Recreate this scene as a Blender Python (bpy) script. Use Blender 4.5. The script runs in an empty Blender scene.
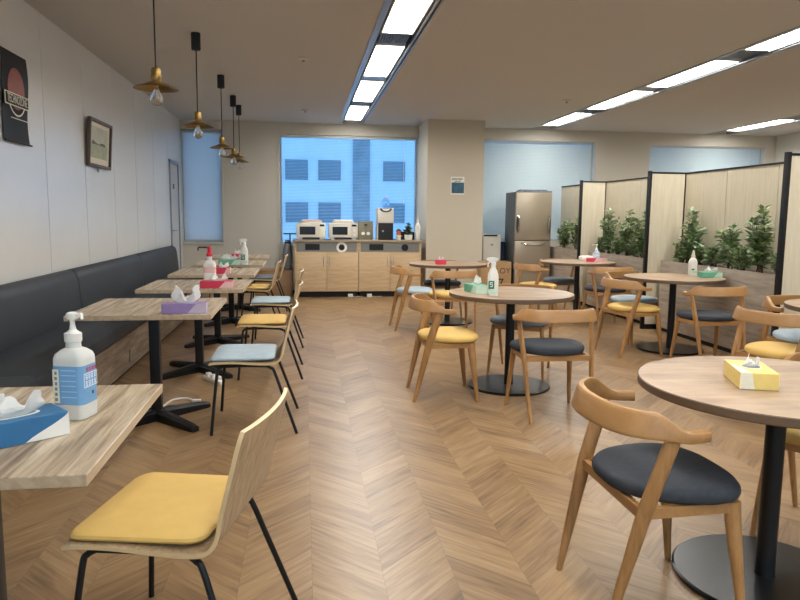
import bpy, bmesh, math, random
from mathutils import Vector, Matrix
random.seed(7)
C = bpy.context.scene.collection
PI = math.pi
def R(d): return math.radians(d)

# ------------------------------------------------------------------ materials
def lin(c):
    return tuple((v/255/12.92 if v/255 <= .04045 else ((v/255+.055)/1.055)**2.4) for v in c)+(1,)
def newmat(name):
    m = bpy.data.materials.new(name); m.use_nodes = True
    return m, m.node_tree, m.node_tree.nodes['Principled BSDF']
def plain(name, rgb, rough=.5, metal=0, var=.04, scale=30, coat=0, bump=0, bscale=200, spec=.5, crough=.03, cior=1.5):
    """nearly uniform surface with a faint mottle"""
    m, nt, b = newmat(name)
    n = nt.nodes.new('ShaderNodeTexNoise'); n.inputs['Scale'].default_value = scale; n.inputs['Detail'].default_value = 3
    tc = nt.nodes.new('ShaderNodeTexCoord'); nt.links.new(tc.outputs['Object'], n.inputs['Vector'])
    cr = nt.nodes.new('ShaderNodeValToRGB'); c = lin(rgb)
    cr.color_ramp.elements[0].position = .3; cr.color_ramp.elements[1].position = .7
    cr.color_ramp.elements[0].color = tuple(x*(1-var) for x in c[:3])+(1,)
    cr.color_ramp.elements[1].color = tuple(min(1, x*(1+var)) for x in c[:3])+(1,)
    nt.links.new(n.outputs['Fac'], cr.inputs['Fac']); nt.links.new(cr.outputs['Color'], b.inputs['Base Color'])
    b.inputs['Roughness'].default_value = rough; b.inputs['Metallic'].default_value = metal
    b.inputs['Coat Weight'].default_value = coat; b.inputs['Coat Roughness'].default_value = crough; b.inputs['Coat IOR'].default_value = cior; b.inputs['Specular IOR Level'].default_value = spec
    if bump:
        n2 = nt.nodes.new('ShaderNodeTexNoise'); n2.inputs['Scale'].default_value = bscale
        nt.links.new(tc.outputs['Object'], n2.inputs['Vector'])
        bp = nt.nodes.new('ShaderNodeBump'); bp.inputs['Strength'].default_value = bump; bp.inputs['Distance'].default_value = .002
        nt.links.new(n2.outputs['Fac'], bp.inputs['Height']); nt.links.new(bp.outputs['Normal'], b.inputs['Normal'])
    return m
def wood(name, cols, axis='y', stretch=14, scale=6, rough=.45, cloud=.0, lo=.3, hi=.7, spec=.5):
    """streaky grain running along one axis of the object"""
    m, nt, b = newmat(name)
    tc = nt.nodes.new('ShaderNodeTexCoord'); mp = nt.nodes.new('ShaderNodeMapping')
    sc = {'x': (1, stretch, stretch), 'y': (stretch, 1, stretch), 'z': (stretch, stretch, 1)}[axis]
    mp.inputs['Scale'].default_value = sc
    nt.links.new(tc.outputs['Object'], mp.inputs['Vector'])
    n = nt.nodes.new('ShaderNodeTexNoise'); n.inputs['Scale'].default_value = scale; n.inputs['Detail'].default_value = 7
    n.inputs['Roughness'].default_value = .62; n.inputs['Distortion'].default_value = .6
    nt.links.new(mp.outputs['Vector'], n.inputs['Vector'])
    fac = n.outputs['Fac']
    if cloud:
        n3 = nt.nodes.new('ShaderNodeTexNoise'); n3.inputs['Scale'].default_value = 5; n3.inputs['Detail'].default_value = 4
        nt.links.new(tc.outputs['Object'], n3.inputs['Vector'])
        mx = nt.nodes.new('ShaderNodeMix'); mx.inputs[0].default_value = cloud
        nt.links.new(fac, mx.inputs[2]); nt.links.new(n3.outputs['Fac'], mx.inputs[3]); fac = mx.outputs[0]
    cr = nt.nodes.new('ShaderNodeValToRGB'); el = cr.color_ramp.elements
    while len(el) < len(cols): el.new(.5)
    for i, c in enumerate(cols):
        el[i].position = lo+(hi-lo)*i/(len(cols)-1); el[i].color = lin(c)
    nt.links.new(fac, cr.inputs['Fac']); nt.links.new(cr.outputs['Color'], b.inputs['Base Color'])
    b.inputs['Roughness'].default_value = rough; b.inputs['Specular IOR Level'].default_value = spec
    bp = nt.nodes.new('ShaderNodeBump'); bp.inputs['Strength'].default_value = .08; bp.inputs['Distance'].default_value = .002
    nt.links.new(fac, bp.inputs['Height']); nt.links.new(bp.outputs['Normal'], b.inputs['Normal'])
    return m
def emit(name, rgb, s):
    m, nt, b = newmat(name)
    b.inputs['Base Color'].default_value = lin(rgb); b.inputs['Emission Color'].default_value = lin(rgb)
    b.inputs['Emission Strength'].default_value = s
    return m
def translucent(name, rgb, t):
    m, nt, b = newmat(name)
    b.inputs['Base Color'].default_value = lin(rgb); b.inputs['Roughness'].default_value = .8
    tr = nt.nodes.new('ShaderNodeBsdfTranslucent'); tr.inputs['Color'].default_value = lin(rgb)
    mx = nt.nodes.new('ShaderNodeMixShader'); mx.inputs[0].default_value = t
    nt.links.new(b.outputs[0], mx.inputs[1]); nt.links.new(tr.outputs[0], mx.inputs[2])
    nt.links.new(mx.outputs[0], nt.nodes['Material Output'].inputs['Surface'])
    return m
def glass(name, rgb, rough=0, ior=1.1):
    m, nt, b = newmat(name)
    b.inputs['Base Color'].default_value = lin(rgb); b.inputs['Transmission Weight'].default_value = 1
    b.inputs['Roughness'].default_value = rough; b.inputs['IOR'].default_value = ior
    return m
def chevron(name, W, off, p):
    m, nt, b = newmat(name)
    L = nt.links
    def M(op, a, bb=0.0):
        nd = nt.nodes.new('ShaderNodeMath'); nd.operation = op
        for i, v in enumerate((a, bb)):
            if isinstance(v, (int, float)): nd.inputs[i].default_value = v
            else: L.new(v, nd.inputs[i])
        return nd.outputs[0]
    tc = nt.nodes.new('ShaderNodeTexCoord'); sp = nt.nodes.new('ShaderNodeSeparateXYZ'); L.new(tc.outputs['Object'], sp.inputs[0])
    c = M('DIVIDE', M('SUBTRACT', sp.outputs[0], off), W); col = M('FLOOR', c); fx = M('SUBTRACT', c, col)
    tri = M('MULTIPLY', M('PINGPONG', c, 1.0), W)                     # 0 at a valley line, W at a peak line
    sv = M('DIVIDE', M('SUBTRACT', M('ADD', sp.outputs[1], 40.0), tri), p); idx = M('FLOOR', sv); ac = M('SUBTRACT', sv, idx)
    cv = nt.nodes.new('ShaderNodeCombineXYZ'); L.new(idx, cv.inputs[0]); L.new(col, cv.inputs[1])
    wn = nt.nodes.new('ShaderNodeTexWhiteNoise'); wn.noise_dimensions = '2D'; L.new(cv.outputs[0], wn.inputs['Vector'])
    def streak(sa, sc, seed, detail):
        gv = nt.nodes.new('ShaderNodeCombineXYZ')
        L.new(M('ADD', M('MULTIPLY', fx, sa), M('MULTIPLY', wn.outputs['Value'], seed)), gv.inputs[0])
        L.new(M('ADD', M('MULTIPLY', ac, sc), M('MULTIPLY', wn.outputs['Value'], seed*1.7)), gv.inputs[1])
        ns = nt.nodes.new('ShaderNodeTexNoise'); ns.inputs['Scale'].default_value = 1.0; ns.inputs['Detail'].default_value = detail
        ns.inputs['Roughness'].default_value = .6; ns.inputs['Distortion'].default_value = .5; L.new(gv.outputs[0], ns.inputs['Vector']); return ns.outputs['Fac']
    s1 = streak(1.3, 5.5, 50, 5); s2 = streak(.9, 1.6, 83, 2)
    fac = M('ADD', M('ADD', M('MULTIPLY', wn.outputs['Value'], .16), M('MULTIPLY', s1, .56)), M('MULTIPLY', s2, .28))
    cr = nt.nodes.new('ShaderNodeValToRGB'); el = cr.color_ramp.elements
    for _ in range(2): el.new(.5)
    for e, pp, cc in zip(el, (.32, .44, .55, .68), ((100, 76, 51), (131, 102, 70), (147, 118, 83), (162, 134, 98))):
        e.position = pp; e.color = lin(cc)
    L.new(fac, cr.inputs['Fac'])
    edge = M('MINIMUM', M('MULTIPLY', M('MINIMUM', ac, M('SUBTRACT', 1.0, ac)), p), M('MULTIPLY', M('MINIMUM', fx, M('SUBTRACT', 1.0, fx)), W))
    gap = M('LESS_THAN', edge, .0012)
    mx = nt.nodes.new('ShaderNodeMix'); mx.data_type = 'RGBA'
    L.new(M('MULTIPLY', gap, .35), mx.inputs[0]); L.new(cr.outputs['Color'], mx.inputs[6]); mx.inputs[7].default_value = lin((84, 62, 42))
    L.new(mx.outputs[2], b.inputs['Base Color'])
    b.inputs['Roughness'].default_value = .36; b.inputs['Specular IOR Level'].default_value = .5
    bp = nt.nodes.new('ShaderNodeBump'); bp.inputs['Strength'].default_value = .06; bp.inputs['Distance'].default_value = .002
    L.new(s1, bp.inputs['Height']); L.new(bp.outputs['Normal'], b.inputs['Normal'])
    return m

MT = dict(
    floor=chevron('chevron vinyl', .261, 0.281, .165),
    leftwall=plain('white wall panel', (236, 235, 231), .5, var=.015, scale=3, spec=.9, coat=1, crough=.27, cior=1.9),
    groove=plain('panel groove', (84, 80, 76), .9),
    wall=plain('beige wallpaper', (198, 192, 179), .85, var=.02, scale=60),
    wall2=plain('grey wallpaper', (205, 203, 196), .85, var=.02, scale=60),
    ceiling=plain('ceiling board', (194, 191, 187), .9, var=.02, scale=120),
    column=plain('column paper', (200, 190, 171), .85, var=.02, scale=50),
    winframe=plain('window frame', (190, 192, 190), .5),
    frame_dark=plain('dark aluminium', (70, 74, 78), .4, .6),
    silver=plain('silver trim', (150, 156, 166), .35, .7),
    black=plain('black steel', (17, 18, 21), .38, .2, var=.1),
    blackmatte=plain('black matte', (14, 15, 18), .6),
    disc=plain('black base plate', (30, 31, 33), .28, .5, var=.1),
    tabletop=wood('grey oak laminate', ((118, 98, 76), (158, 138, 112), (186, 168, 142), (206, 192, 168)), 'y', 16, 2.4, .4, lo=.34, hi=.64),
    tableedge=wood('laminate edge', ((170, 148, 120), (196, 176, 148)), 'y', 9, 4, .5),
    roundtop=wood('brown ash laminate', ((128, 104, 82), (158, 132, 106), (180, 154, 128)), 'x', 6, 2.6, .38, cloud=.45, lo=.34, hi=.64),
    roundedge=plain('round edge', (104, 82, 62), .5),
    rustic=wood('rustic bench board', ((92, 78, 66), (134, 116, 98), (168, 150, 130)), 'y', 8, 2.4, .5),
    planter=wood('planter board', ((154, 143, 130), (188, 176, 161), (210, 198, 184)), 'y', 10, 2.2, .5),
    oak=wood('chair oak', ((142, 103, 60), (166, 122, 74), (180, 137, 89)), 'z', 7, 5, .4),
    oakx=wood('rail oak', ((158, 115, 69), (168, 125, 77), (176, 133, 85)), 'x', 5, 4, .4),
    ply=wood('plywood shell', ((140, 118, 90), (172, 148, 116), (192, 170, 138)), 'z', 10, 5, .4),
    plyedge=plain('plywood edge', (214, 186, 140), .5),
    beech=wood('cabinet oak', ((184, 156, 118), (200, 172, 134), (208, 182, 146)), 'x', 10, 3, .5),
    beechdark=wood('low box board', ((150, 116, 78), (168, 132, 92)), 'x', 10, 3, .5),
    worktop=wood('worktop', ((150, 130, 106), (168, 148, 122)), 'x', 10, 3, .45),
    panel=wood('partition board', ((198, 187, 164), (206, 196, 173), (212, 203, 181)), 'z', 12, 3, .55),
    leather=plain('charcoal leather', (46, 51, 57), .58, var=.1, scale=12, bump=.15, bscale=500),
    yellow=plain('mustard fabric', (214, 177, 100), .75, var=.03, scale=20, bump=.2, bscale=700),
    paleblue=plain('pale blue fabric', (168, 184, 194), .75, var=.05, scale=20, bump=.2, bscale=700),
    darkfab=plain('charcoal fabric', (47, 52, 60), .8, var=.16, scale=60, bump=.2, bscale=700),
    greyfab=plain('slate grey fabric', (112, 122, 132), .8, var=.06, scale=20, bump=.2, bscale=700),
    brass=plain('brushed brass', (160, 130, 76), .36, 1, var=.12, scale=20),
    bulb=glass('bulb glass', (255, 250, 240), 0, 1.2),
    filament=plain('filament', (220, 190, 140), .4, .3),
    white=plain('white plastic', (232, 230, 222), .4, var=.02),
    offwhite=plain('off white plastic', (216, 210, 196), .45, var=.02),
    clear=translucent('frosted bottle', (235, 235, 230), .3),
    tissue=translucent('tissue paper', (246, 245, 242), .35),
    blue=plain('blue card', (46, 106, 152), .45), bluelabel=plain('blue label', (116, 164, 206), .45),
    skyblue=plain('light blue bottle', (160, 200, 232), .4),
    purple=plain('lilac card', (150, 126, 176), .5), lilac=plain('pale lilac card', (196, 180, 200), .5),
    red=plain('red card', (206, 50, 78), .5), pink=plain('pale pink card', (226, 186, 182), .5), redcap=plain('red plastic', (214, 50, 66), .35),
    green=plain('green card', (108, 178, 148), .5), palegreen=plain('pale green card', (196, 222, 204), .5), greenlabel=plain('green label', (30, 116, 88), .5),
    yellowcard=plain('yellow card', (234, 206, 122), .5), yelloworange=plain('amber card', (228, 188, 104), .5), cream=plain('cream card', (236, 230, 206), .5),
    redink=plain('red ink', (214, 50, 84), .5), darkink=plain('dark ink', (34, 32, 40), .6), whiteink=plain('white ink', (240, 244, 248), .6),
    steel=plain('fridge steel', (168, 156, 138), .38, .55, var=.04, scale=4), fridgeside=plain('fridge side', (98, 100, 106), .45, .3),
    chrome=plain('chrome', (215, 210, 200), .2, 1),
    navy=plain('navy metal', (44, 58, 84), .5), carton=plain('brown cardboard', (166, 132, 92), .8, var=.06, scale=40),
    tin=plain('khaki tin', (124, 118, 98), .45, .2), screen=plain('dark door glass', (20, 22, 26), .15),
    greybag=plain('grey bag', (128, 134, 140), .5), band=plain('grey steel band', (138, 134, 124), .35, .5),
    leaf=plain('leaf green', (104, 132, 84), .42, var=.3, scale=9), leaf2=plain('grey green leaf', (154, 170, 142), .5, var=.3, scale=9),
    leaf3=plain('bright leaf', (158, 180, 116), .45, var=.3, scale=9), stem=plain('stem', (92, 72, 46), .7), soil=plain('soil', (50, 40, 30), .9),
    poster=plain('poster black', (13, 14, 17), .5, var=.2, scale=6, spec=.25), posterdisc=plain('poster red', (140, 56, 42), .3, var=.25, scale=20),
    cornfl=plain('sea blue', (40, 84, 106), .4, var=.4, scale=20), paper=plain('paper', (232, 230, 220), .7),
    picframe=plain('picture frame', (92, 74, 58), .45), mat=plain('picture mount', (226, 218, 200), .7), watercolour=plain('watercolour', (190, 192, 176), .7, var=.1, scale=12),
    sage=plain('watercolour sage', (170, 178, 152), .7, var=.12, scale=14), hill=plain('watercolour hill', (104, 106, 104), .7, var=.2, scale=30),
    door=plain('door white', (200, 200, 202), .45, var=.02), terracotta=plain('orange cup', (206, 112, 70), .5),
    blindw=translucent('venetian slat', (206, 216, 214), .16), blindo=translucent('open slat', (216, 226, 236), .3),
    roller=translucent('roller cloth', (232, 232, 232), .55),
    pane=glass('window glass', (214, 232, 250), 0, 1.02),
    diffuser=emit('lamp diffuser', (255, 253, 248), 33.0),
    ventback=plain('vent back', (96, 98, 102), .6), tray=plain('lamp tray', (224, 222, 216), .5),
    facade=plain('building cladding', (182, 190, 198), .7, var=.04, scale=2), bwin=plain('building window', (92, 112, 126), .3, var=.2, scale=1.2),
    bstrip=plain('building stair bay', (112, 128, 140), .4, var=.2, scale=2), cable=plain('white cable', (222, 218, 208), .5),
)

# ------------------------------------------------------------------ mesh helpers
def box(bm, x0, x1, y0, y1, z0, z1, bev=0, mi=0, seg=2):
    v = [bm.verts.new((x, y, z)) for z in (z0, z1) for y in (y0, y1) for x in (x0, x1)]
    fs = [bm.faces.new([v[i] for i in q]) for q in ((0, 2, 3, 1), (4, 5, 7, 6), (0, 1, 5, 4), (2, 6, 7, 3), (0, 4, 6, 2), (1, 3, 7, 5))]
    for f in fs: f.material_index = mi
    if bev:
        es = list({e for f in fs for e in f.edges})
        bmesh.ops.bevel(bm, geom=es, offset=bev, segments=seg, affect='EDGES', profile=.6)
    return fs
def loft(bm, rings, cap=True, closed=False, mi=0):
    rv = [[bm.verts.new(p) for p in r] for r in rings]
    n = len(rv[0]); m = len(rv)
    for a in range(m if closed else m-1):
        A, B = rv[a], rv[(a+1) % m]
        for k in range(n):
            f = bm.faces.new((A[k], A[(k+1) % n], B[(k+1) % n], B[k])); f.material_index = mi
    if cap and not closed:
        f = bm.faces.new(rv[0][::-1]); f.material_index = mi
        f = bm.faces.new(rv[-1]); f.material_index = mi
    return rv
def circ(cx, cy, z, r, n=24, ry=None):
    ry = r if ry is None else ry
    return [(cx+r*math.cos(2*PI*k/n), cy+ry*math.sin(2*PI*k/n), z) for k in range(n)]
def lathe(bm, prof, n=24, cx=0, cy=0, mi=0, cap=True):
    return loft(bm, [circ(cx, cy, z, max(r, 1e-4), n) for r, z in prof], cap=cap, mi=mi)
def rrect(w, d, r, z, n=5, cx=0, cy=0):
    out = []
    for sx, sy, a0 in ((1, 1, 0), (-1, 1, 90), (-1, -1, 180), (1, -1, 270)):
        for k in range(n):
            a = R(a0+90*k/(n-1))
            out.append((cx+sx*(w/2-r)+r*math.cos(a), cy+sy*(d/2-r)+r*math.sin(a), z))
    return out
def tube(bm, pts, r, n=10, mi=0, squash=None):
    P = [Vector(p) for p in pts]; rings = []
    rr = r if isinstance(r, (list, tuple)) else [r]*len(P)
    up = Vector((0, 0, 1)); prev = None
    for i, p in enumerate(P):
        t = (P[min(i+1, len(P)-1)]-P[max(i-1, 0)]).normalized()
        a = prev if prev is not None else (t.cross(up) if abs(t.z) < .9 else t.cross(Vector((1, 0, 0))))
        a = (a-t*a.dot(t)).normalized(); prev = a; b = t.cross(a)
        rings.append([p+(a*math.cos(2*PI*k/n)+b*math.sin(2*PI*k/n))*rr[i] for k in range(n)])
    loft(bm, rings, mi=mi)
def bezier(pts, n=8):
    """Catmull-Rom through the points"""
    P = [Vector(p) for p in pts]; out = []
    for i in range(len(P)-1):
        p0, p1, p2, p3 = P[max(i-1, 0)], P[i], P[i+1], P[min(i+2, len(P)-1)]
        for k in range(n):
            t = k/n
            out.append(.5*((2*p1)+(p2-p0)*t+(2*p0-5*p1+4*p2-p3)*t*t+(3*p1-p0-3*p2+p3)*t**3))
    out.append(P[-1]); return out
def poly(bm, pts, mi=0):
    f = bm.faces.new([bm.verts.new(p) for p in pts]); f.material_index = mi; return f
def prism(bm, pts, vec, mi=0):
    """flat outline pushed along vec"""
    vec = Vector(vec); loft(bm, [[Vector(p) for p in pts], [Vector(p)+vec for p in pts]], mi=mi)

CACHE = {}
def mesh(key, fn, mats, smooth=True, angle=35):
    if key is not None and key in CACHE: return CACHE[key]
    bm = bmesh.new(); fn(bm)
    bmesh.ops.recalc_face_normals(bm, faces=bm.faces[:])
    me = bpy.data.meshes.new('mesh'); bm.to_mesh(me); bm.free()
    for m in (mats if isinstance(mats, (list, tuple)) else [mats]): me.materials.append(m)
    if smooth:
        me.polygons.foreach_set('use_smooth', [True]*len(me.polygons)); me.set_sharp_from_angle(angle=R(angle))
    if key is not None: CACHE[key] = me
    return me
def obj(name, me, parent=None, loc=None, rz=None):
    o = bpy.data.objects.new(name, me); C.objects.link(o)
    if parent is not None: o.parent = parent
    if loc is not None: o.location = loc
    if rz is not None: o.rotation_euler = (0, 0, rz)
    return o
def part(name, fn, mats, parent, key=None, **kw): return obj(name, mesh(key, fn, mats, **kw), parent)
def thing(name, label, cat, loc=(0, 0, 0), rz=0, group=None):
    o = obj(name, None, None, loc, R(rz)); o['label'] = label; o['category'] = cat
    if group: o['group'] = group
    return o
def tag(o, label, cat, group=None):
    o['label'] = label; o['category'] = cat
    if group: o['group'] = group
    return o
def struct(name, fn, mats, **kw):
    o = obj(name, mesh(None, fn, mats, **kw)); o['kind'] = 'structure'; return o
def boxpart(name, b, mat, parent, bev=0, key=None): return part(name, lambda bm: box(bm, *b, bev=bev), mat, parent, key)
def lettering(text, mat, parent, size, loc, rot, depth=.0006, name='lettering', sx=1):
    cu = bpy.data.curves.new('text', 'FONT'); cu.body = text; cu.size = size; cu.extrude = depth
    cu.align_x = 'CENTER'; cu.align_y = 'CENTER'; cu.materials.append(mat)
    tmp = bpy.data.objects.new('text_source', cu); C.objects.link(tmp)
    me = bpy.data.meshes.new_from_object(tmp.evaluated_get(bpy.context.evaluated_depsgraph_get()))
    bpy.data.objects.remove(tmp)
    o = obj(name, me, parent); o.location = loc; o.rotation_euler = rot; o.scale = (sx, 1, 1); return o

# ------------------------------------------------------------------ camera, world
H = 1.32; F = 685.0
def basis(yaw, p, roll):
    fw = Vector((math.sin(yaw)*math.cos(p), math.cos(yaw)*math.cos(p), -math.sin(p)))
    r0 = Vector((math.cos(yaw), -math.sin(yaw), 0)); u0 = r0.cross(fw)
    return r0*math.cos(roll)+u0*math.sin(roll), -r0*math.sin(roll)+u0*math.cos(roll), fw
r_, u_, f_ = basis(R(7.986), R(6.996), .0097)
cam = bpy.data.cameras.new('camera'); co = bpy.data.objects.new('camera', cam); C.objects.link(co)
co.matrix_world = Matrix(((r_.x, u_.x, -f_.x, 0), (r_.y, u_.y, -f_.y, 0), (r_.z, u_.z, -f_.z, H), (0, 0, 0, 1)))
cam.sensor_width = 36; cam.sensor_fit = 'HORIZONTAL'; cam.lens = F/800*36; cam.clip_start = .05
sc = bpy.context.scene; sc.camera = co
sc.view_settings.view_transform = 'Standard'; sc.view_settings.look = 'None'; sc.view_settings.exposure = 0; sc.view_settings.gamma = 1
w = bpy.data.worlds.new('sky'); sc.world = w; w.use_nodes = True
bg = w.node_tree.nodes['Background']; bg.inputs['Color'].default_value = (.34, .67, 1, 1); bg.inputs['Strength'].default_value = 2.3

# ------------------------------------------------------------------ room
ZC = 2.88; XL, XR, YB, YF = -2.05, 8.84, 12.1, -3.0
struct('floor', lambda bm: box(bm, XL-.15, XR+.15, YF-.15, YB+.25, -.1, 0), MT['floor'], smooth=False)
SLOTS = ((.62, 1.0), (4.01, 4.39), (7.40, 7.78)); SY0, SY1 = -2.62, 12.0
def ceil(bm):
    xs = [XL-.15]+[v for s in SLOTS for v in s]+[XR+.15]
    for k in range(0, len(xs), 2): box(bm, xs[k], xs[k+1], YF-.15, YB+.25, ZC, ZC+.14)
    for a, b in SLOTS:
        box(bm, a, b, YF-.15, SY0, ZC, ZC+.14); box(bm, a, b, SY1, YB+.25, ZC, ZC+.14)
        box(bm, a-.02, b+.02, SY0-.02, SY1+.02, ZC+.14, ZC+.17)
struct('ceiling', ceil, MT['ceiling'], smooth=False)
def lwall(bm):
    ys = [YF-.15]+[3.9+k*1.0-.02 for k in range(-6, 8)]
    ys = [YF-.15]+[y for y in (-2.1+k*1.005 for k in range(0, 14)) if y < 11.0]+[11.07]
    for a, b in zip(ys[:-1], ys[1:]): box(bm, XL-.1, XL, a+.0045, b-.0045, 0, ZC)
    box(bm, XL-.15, XL-.008, YF-.15, YB, 0, ZC, mi=1)
    box(bm, XL-.1, XL, 11.07, 11.82, 2.16, ZC); box(bm, XL-.1, XL, 11.82, YB, 0, ZC)
struct('wall_left', lwall, [MT['leftwall'], MT['groove']], smooth=False)
# door in the left wall (standing before the recess, frame first)
dr = struct('door_1', lambda bm: box(bm, XL-.006, XL+.004, 11.12, 11.77, .01, 2.10, bev=.002), MT['door'])
def dframe(bm):
    box(bm, XL-.006, XL+.02, 11.07, 11.115, 0, 2.15); box(bm, XL-.006, XL+.02, 11.775, 11.82, 0, 2.15); box(bm, XL-.006, XL+.02, 11.07, 11.82, 2.105, 2.15)
part('door_frame', dframe, MT['silver'], dr)
def dhandle(bm):
    box(bm, XL+.004, XL+.012, 11.15, 11.19, .98, 1.16, bev=.003); tube(bm, [(XL+.01, 11.17, 1.06), (XL+.05, 11.17, 1.06)], .009); tube(bm, [(XL+.05, 11.165, 1.06), (XL+.05, 11.29, 1.06)], .009)
part('door_handle', dhandle, MT['chrome'], dr)
part('door_sign', lambda bm: box(bm, XL+.004, XL+.009, 11.34, 11.44, 1.71, 1.79), MT['frame_dark'], dr)
WINS = [(-2.045, -1.38, .84, 2.73), (-.41, 1.998, .81, 2.69), (2.95, 5.27, .90, 2.68), (6.32, 8.62, .90, 2.66)]
def bwall(bm):
    x = XL-.15
    for a, b, z0, z1 in WINS:
        box(bm, x, a, YB, YB+.22, 0, ZC); box(bm, a, b, YB, YB+.22, 0, z0); box(bm, a, b, YB, YB+.22, z1, ZC); x = b
    box(bm, x, XR+.15, YB, YB+.22, 0, ZC)
struct('wall_back', bwall, MT['wall'], smooth=False)
struct('wall_right', lambda bm: box(bm, XR, XR+.15, YF-.15, YB, 0, ZC), MT['wall2'], smooth=False)
FW = [(-1.9, 1.1), (1.5, 4.5), (4.9, 7.9)]  # unseen openings, added and widened to throw blue sky light on the left wall
def fwall(bm):
    x = XL-.15
    for a, b in FW:
        box(bm, x, a, YF-.15, YF, 0, ZC); box(bm, a, b, YF-.15, YF, 0, 1.0); box(bm, a, b, YF-.15, YF, 2.6, ZC); x = b
    box(bm, x, XR+.15, YF-.15, YF, 0, ZC)
struct('wall_front', fwall, MT['wall'], smooth=False)
struct('trim_1', lambda bm: box(bm, 2.0, 2.95, 11.2, YB-.002, 0, ZC-.001), MT['column'], smooth=False).name = 'wall_column'
for k, (a, b, z0, z1) in enumerate(WINS):
    def wf(bm, a=a, b=b, z0=z0, z1=z1):
        t = .035
        box(bm, a, a+t, YB+.12, YB+.2, z0, z1); box(bm, b-t, b, YB+.12, YB+.2, z0, z1)
        box(bm, a+t, b-t, YB+.12, YB+.2, z0, z0+t); box(bm, a+t, b-t, YB+.12, YB+.2, z1-t, z1)
    wo = struct('window_%d' % (k+1), wf, MT['winframe'], smooth=False)
    part('pane', lambda bm: box(bm, a+.035, b-.035, YB+.155, YB+.163, z0+.035, z1-.035), MT['pane'], wo, smooth=False)
    def sill(bm, a=a, b=b, z0=z0, z1=z1):
        box(bm, a-(.03 if k else 0), b+.03, YB-.025, YB+.0, z0-.03, z0-.001); (box(bm, a-.03, a-.001, YB-.012, YB-.001, z0, z1+.03) if k else None); box(bm, b+.001, b+.03, YB-.012, YB-.001, z0, z1+.03)
    if k in (0, 1): part('window_surround', sill, MT['wall'], wo, smooth=False)
# blinds
def slats(a, b, z0, z1, pitch, wd, tilt, y):
    def fn(bm):
        z = z0+.02
        c, s = math.cos(R(tilt)), math.sin(R(tilt))
        while z < z1-.06:
            d = wd/2; t = .0007
            pts = [(-d*c-t*s, -d*s+t*c), (d*c-t*s, d*s+t*c), (d*c+t*s, d*s-t*c), (-d*c+t*s, -d*s-t*c)]
            loft(bm, [[(x, y+p, z+q) for p, q in pts] for x in (a, b)])
            z += pitch
    return fn
def blind(label, a, b, z0, z1, tilt, mat, pitch=.025):
    t = thing('venetian_blind', label, 'blind', ((a+b)/2, YB+.07, z1-.03))
    def loc(fn):
        def g(bm):
            fn(bm); bmesh.ops.translate(bm, vec=(-(a+b)/2, -(YB+.07), -(z1-.03)), verts=bm.verts[:])
        return g
    part('slats', loc(slats(a+.01, b-.01, z0+.02, z1-.01, pitch, .026, tilt, YB+.07)), mat, t, smooth=False)
    part('head_rail', loc(lambda bm: box(bm, a+.005, b-.005, YB+.045, YB+.095, z1-.05, z1-.004)), MT['winframe'], t)
    part('bottom_rail', loc(lambda bm: box(bm, a+.01, b-.01, YB+.057, YB+.083, z0+.006, z0+.022)), MT['winframe'], t)
    part('wand', loc(lambda bm: tube(bm, [(b-.25, YB+.04, z1-.05), (b-.25, YB+.035, z0+.7)], .004, 6)), MT['white'], t)
    return t
blind('open slatted blind over window behind the microwave counter', WINS[1][0], WINS[1][1], WINS[1][2], WINS[1][3], 4, MT['blindo'])
blind('closed slatted blind over window behind the tall fridge', WINS[2][0], WINS[2][1]-.045, WINS[2][2], WINS[2][3]+.028, 66, MT['blindw'])
blind('closed slatted blind over window seen above the wood partitions', WINS[3][0], WINS[3][1]-.035, WINS[3][2], WINS[3][3]+.028, 66, MT['blindw'])
t = thing('roller_blind', 'pale blue roller blind on narrow window beside the white door', 'blind', (-1.712, YB+.09, 2.70))
part('cloth', lambda bm: box(bm, -.315, .315, -.001, .001, -1.815, .0), MT['roller'], t, smooth=False)
part('roller', lambda bm: tube(bm, [(-.325, 0, .0), (.325, 0, .0)], .022, 12), MT['winframe'], t)
part('hem_bar', lambda bm: box(bm, -.315, .315, -.006, .006, -1.84, -1.8151), MT['winframe'], t)
# building across the street
bd = thing('office_building', 'pale office block across the street seen through the open blind', 'building', (3, 35, -12))
def bwall_(bm):
    box(bm, -22, 22, 0, 8, 0, 40)
part('facade', bwall_, MT['facade'], bd, smooth=False)
part('stair_bay', lambda bm: [box(bm, -.55, .3, -.08, -.002, 8, 26)]+[box(bm, -.55, .3, -.14, -.08, z, z+.12) for z in [8.6+.55*k for k in range(30)]], MT['bstrip'], bd, smooth=False)
for cx in (-6.3, -4.7, -3.35, -1.72, 1.54, 3.2, 4.9):
    for r in range(-1, 4):
        z = 12.95+r*2.1
        wd_ = part('window', lambda bm: box(bm, -.56, .56, -.03, -.002, 0, 1.0), MT['bwin'], bd, key='bw')
        wd_.location = (cx, 0, z)
        p = part('window_frame', lambda bm: [box(bm, -.6, -.565, -.06, -.002, -.04, 1.04), box(bm, .565, .6, -.06, -.002, -.04, 1.04), box(bm, -.6, .6, -.06, -.002, 1.0, 1.04), box(bm, -.6, .6, -.06, -.002, -.04, -.001)], MT['facade'], wd_, key='bwf', smooth=False)

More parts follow.
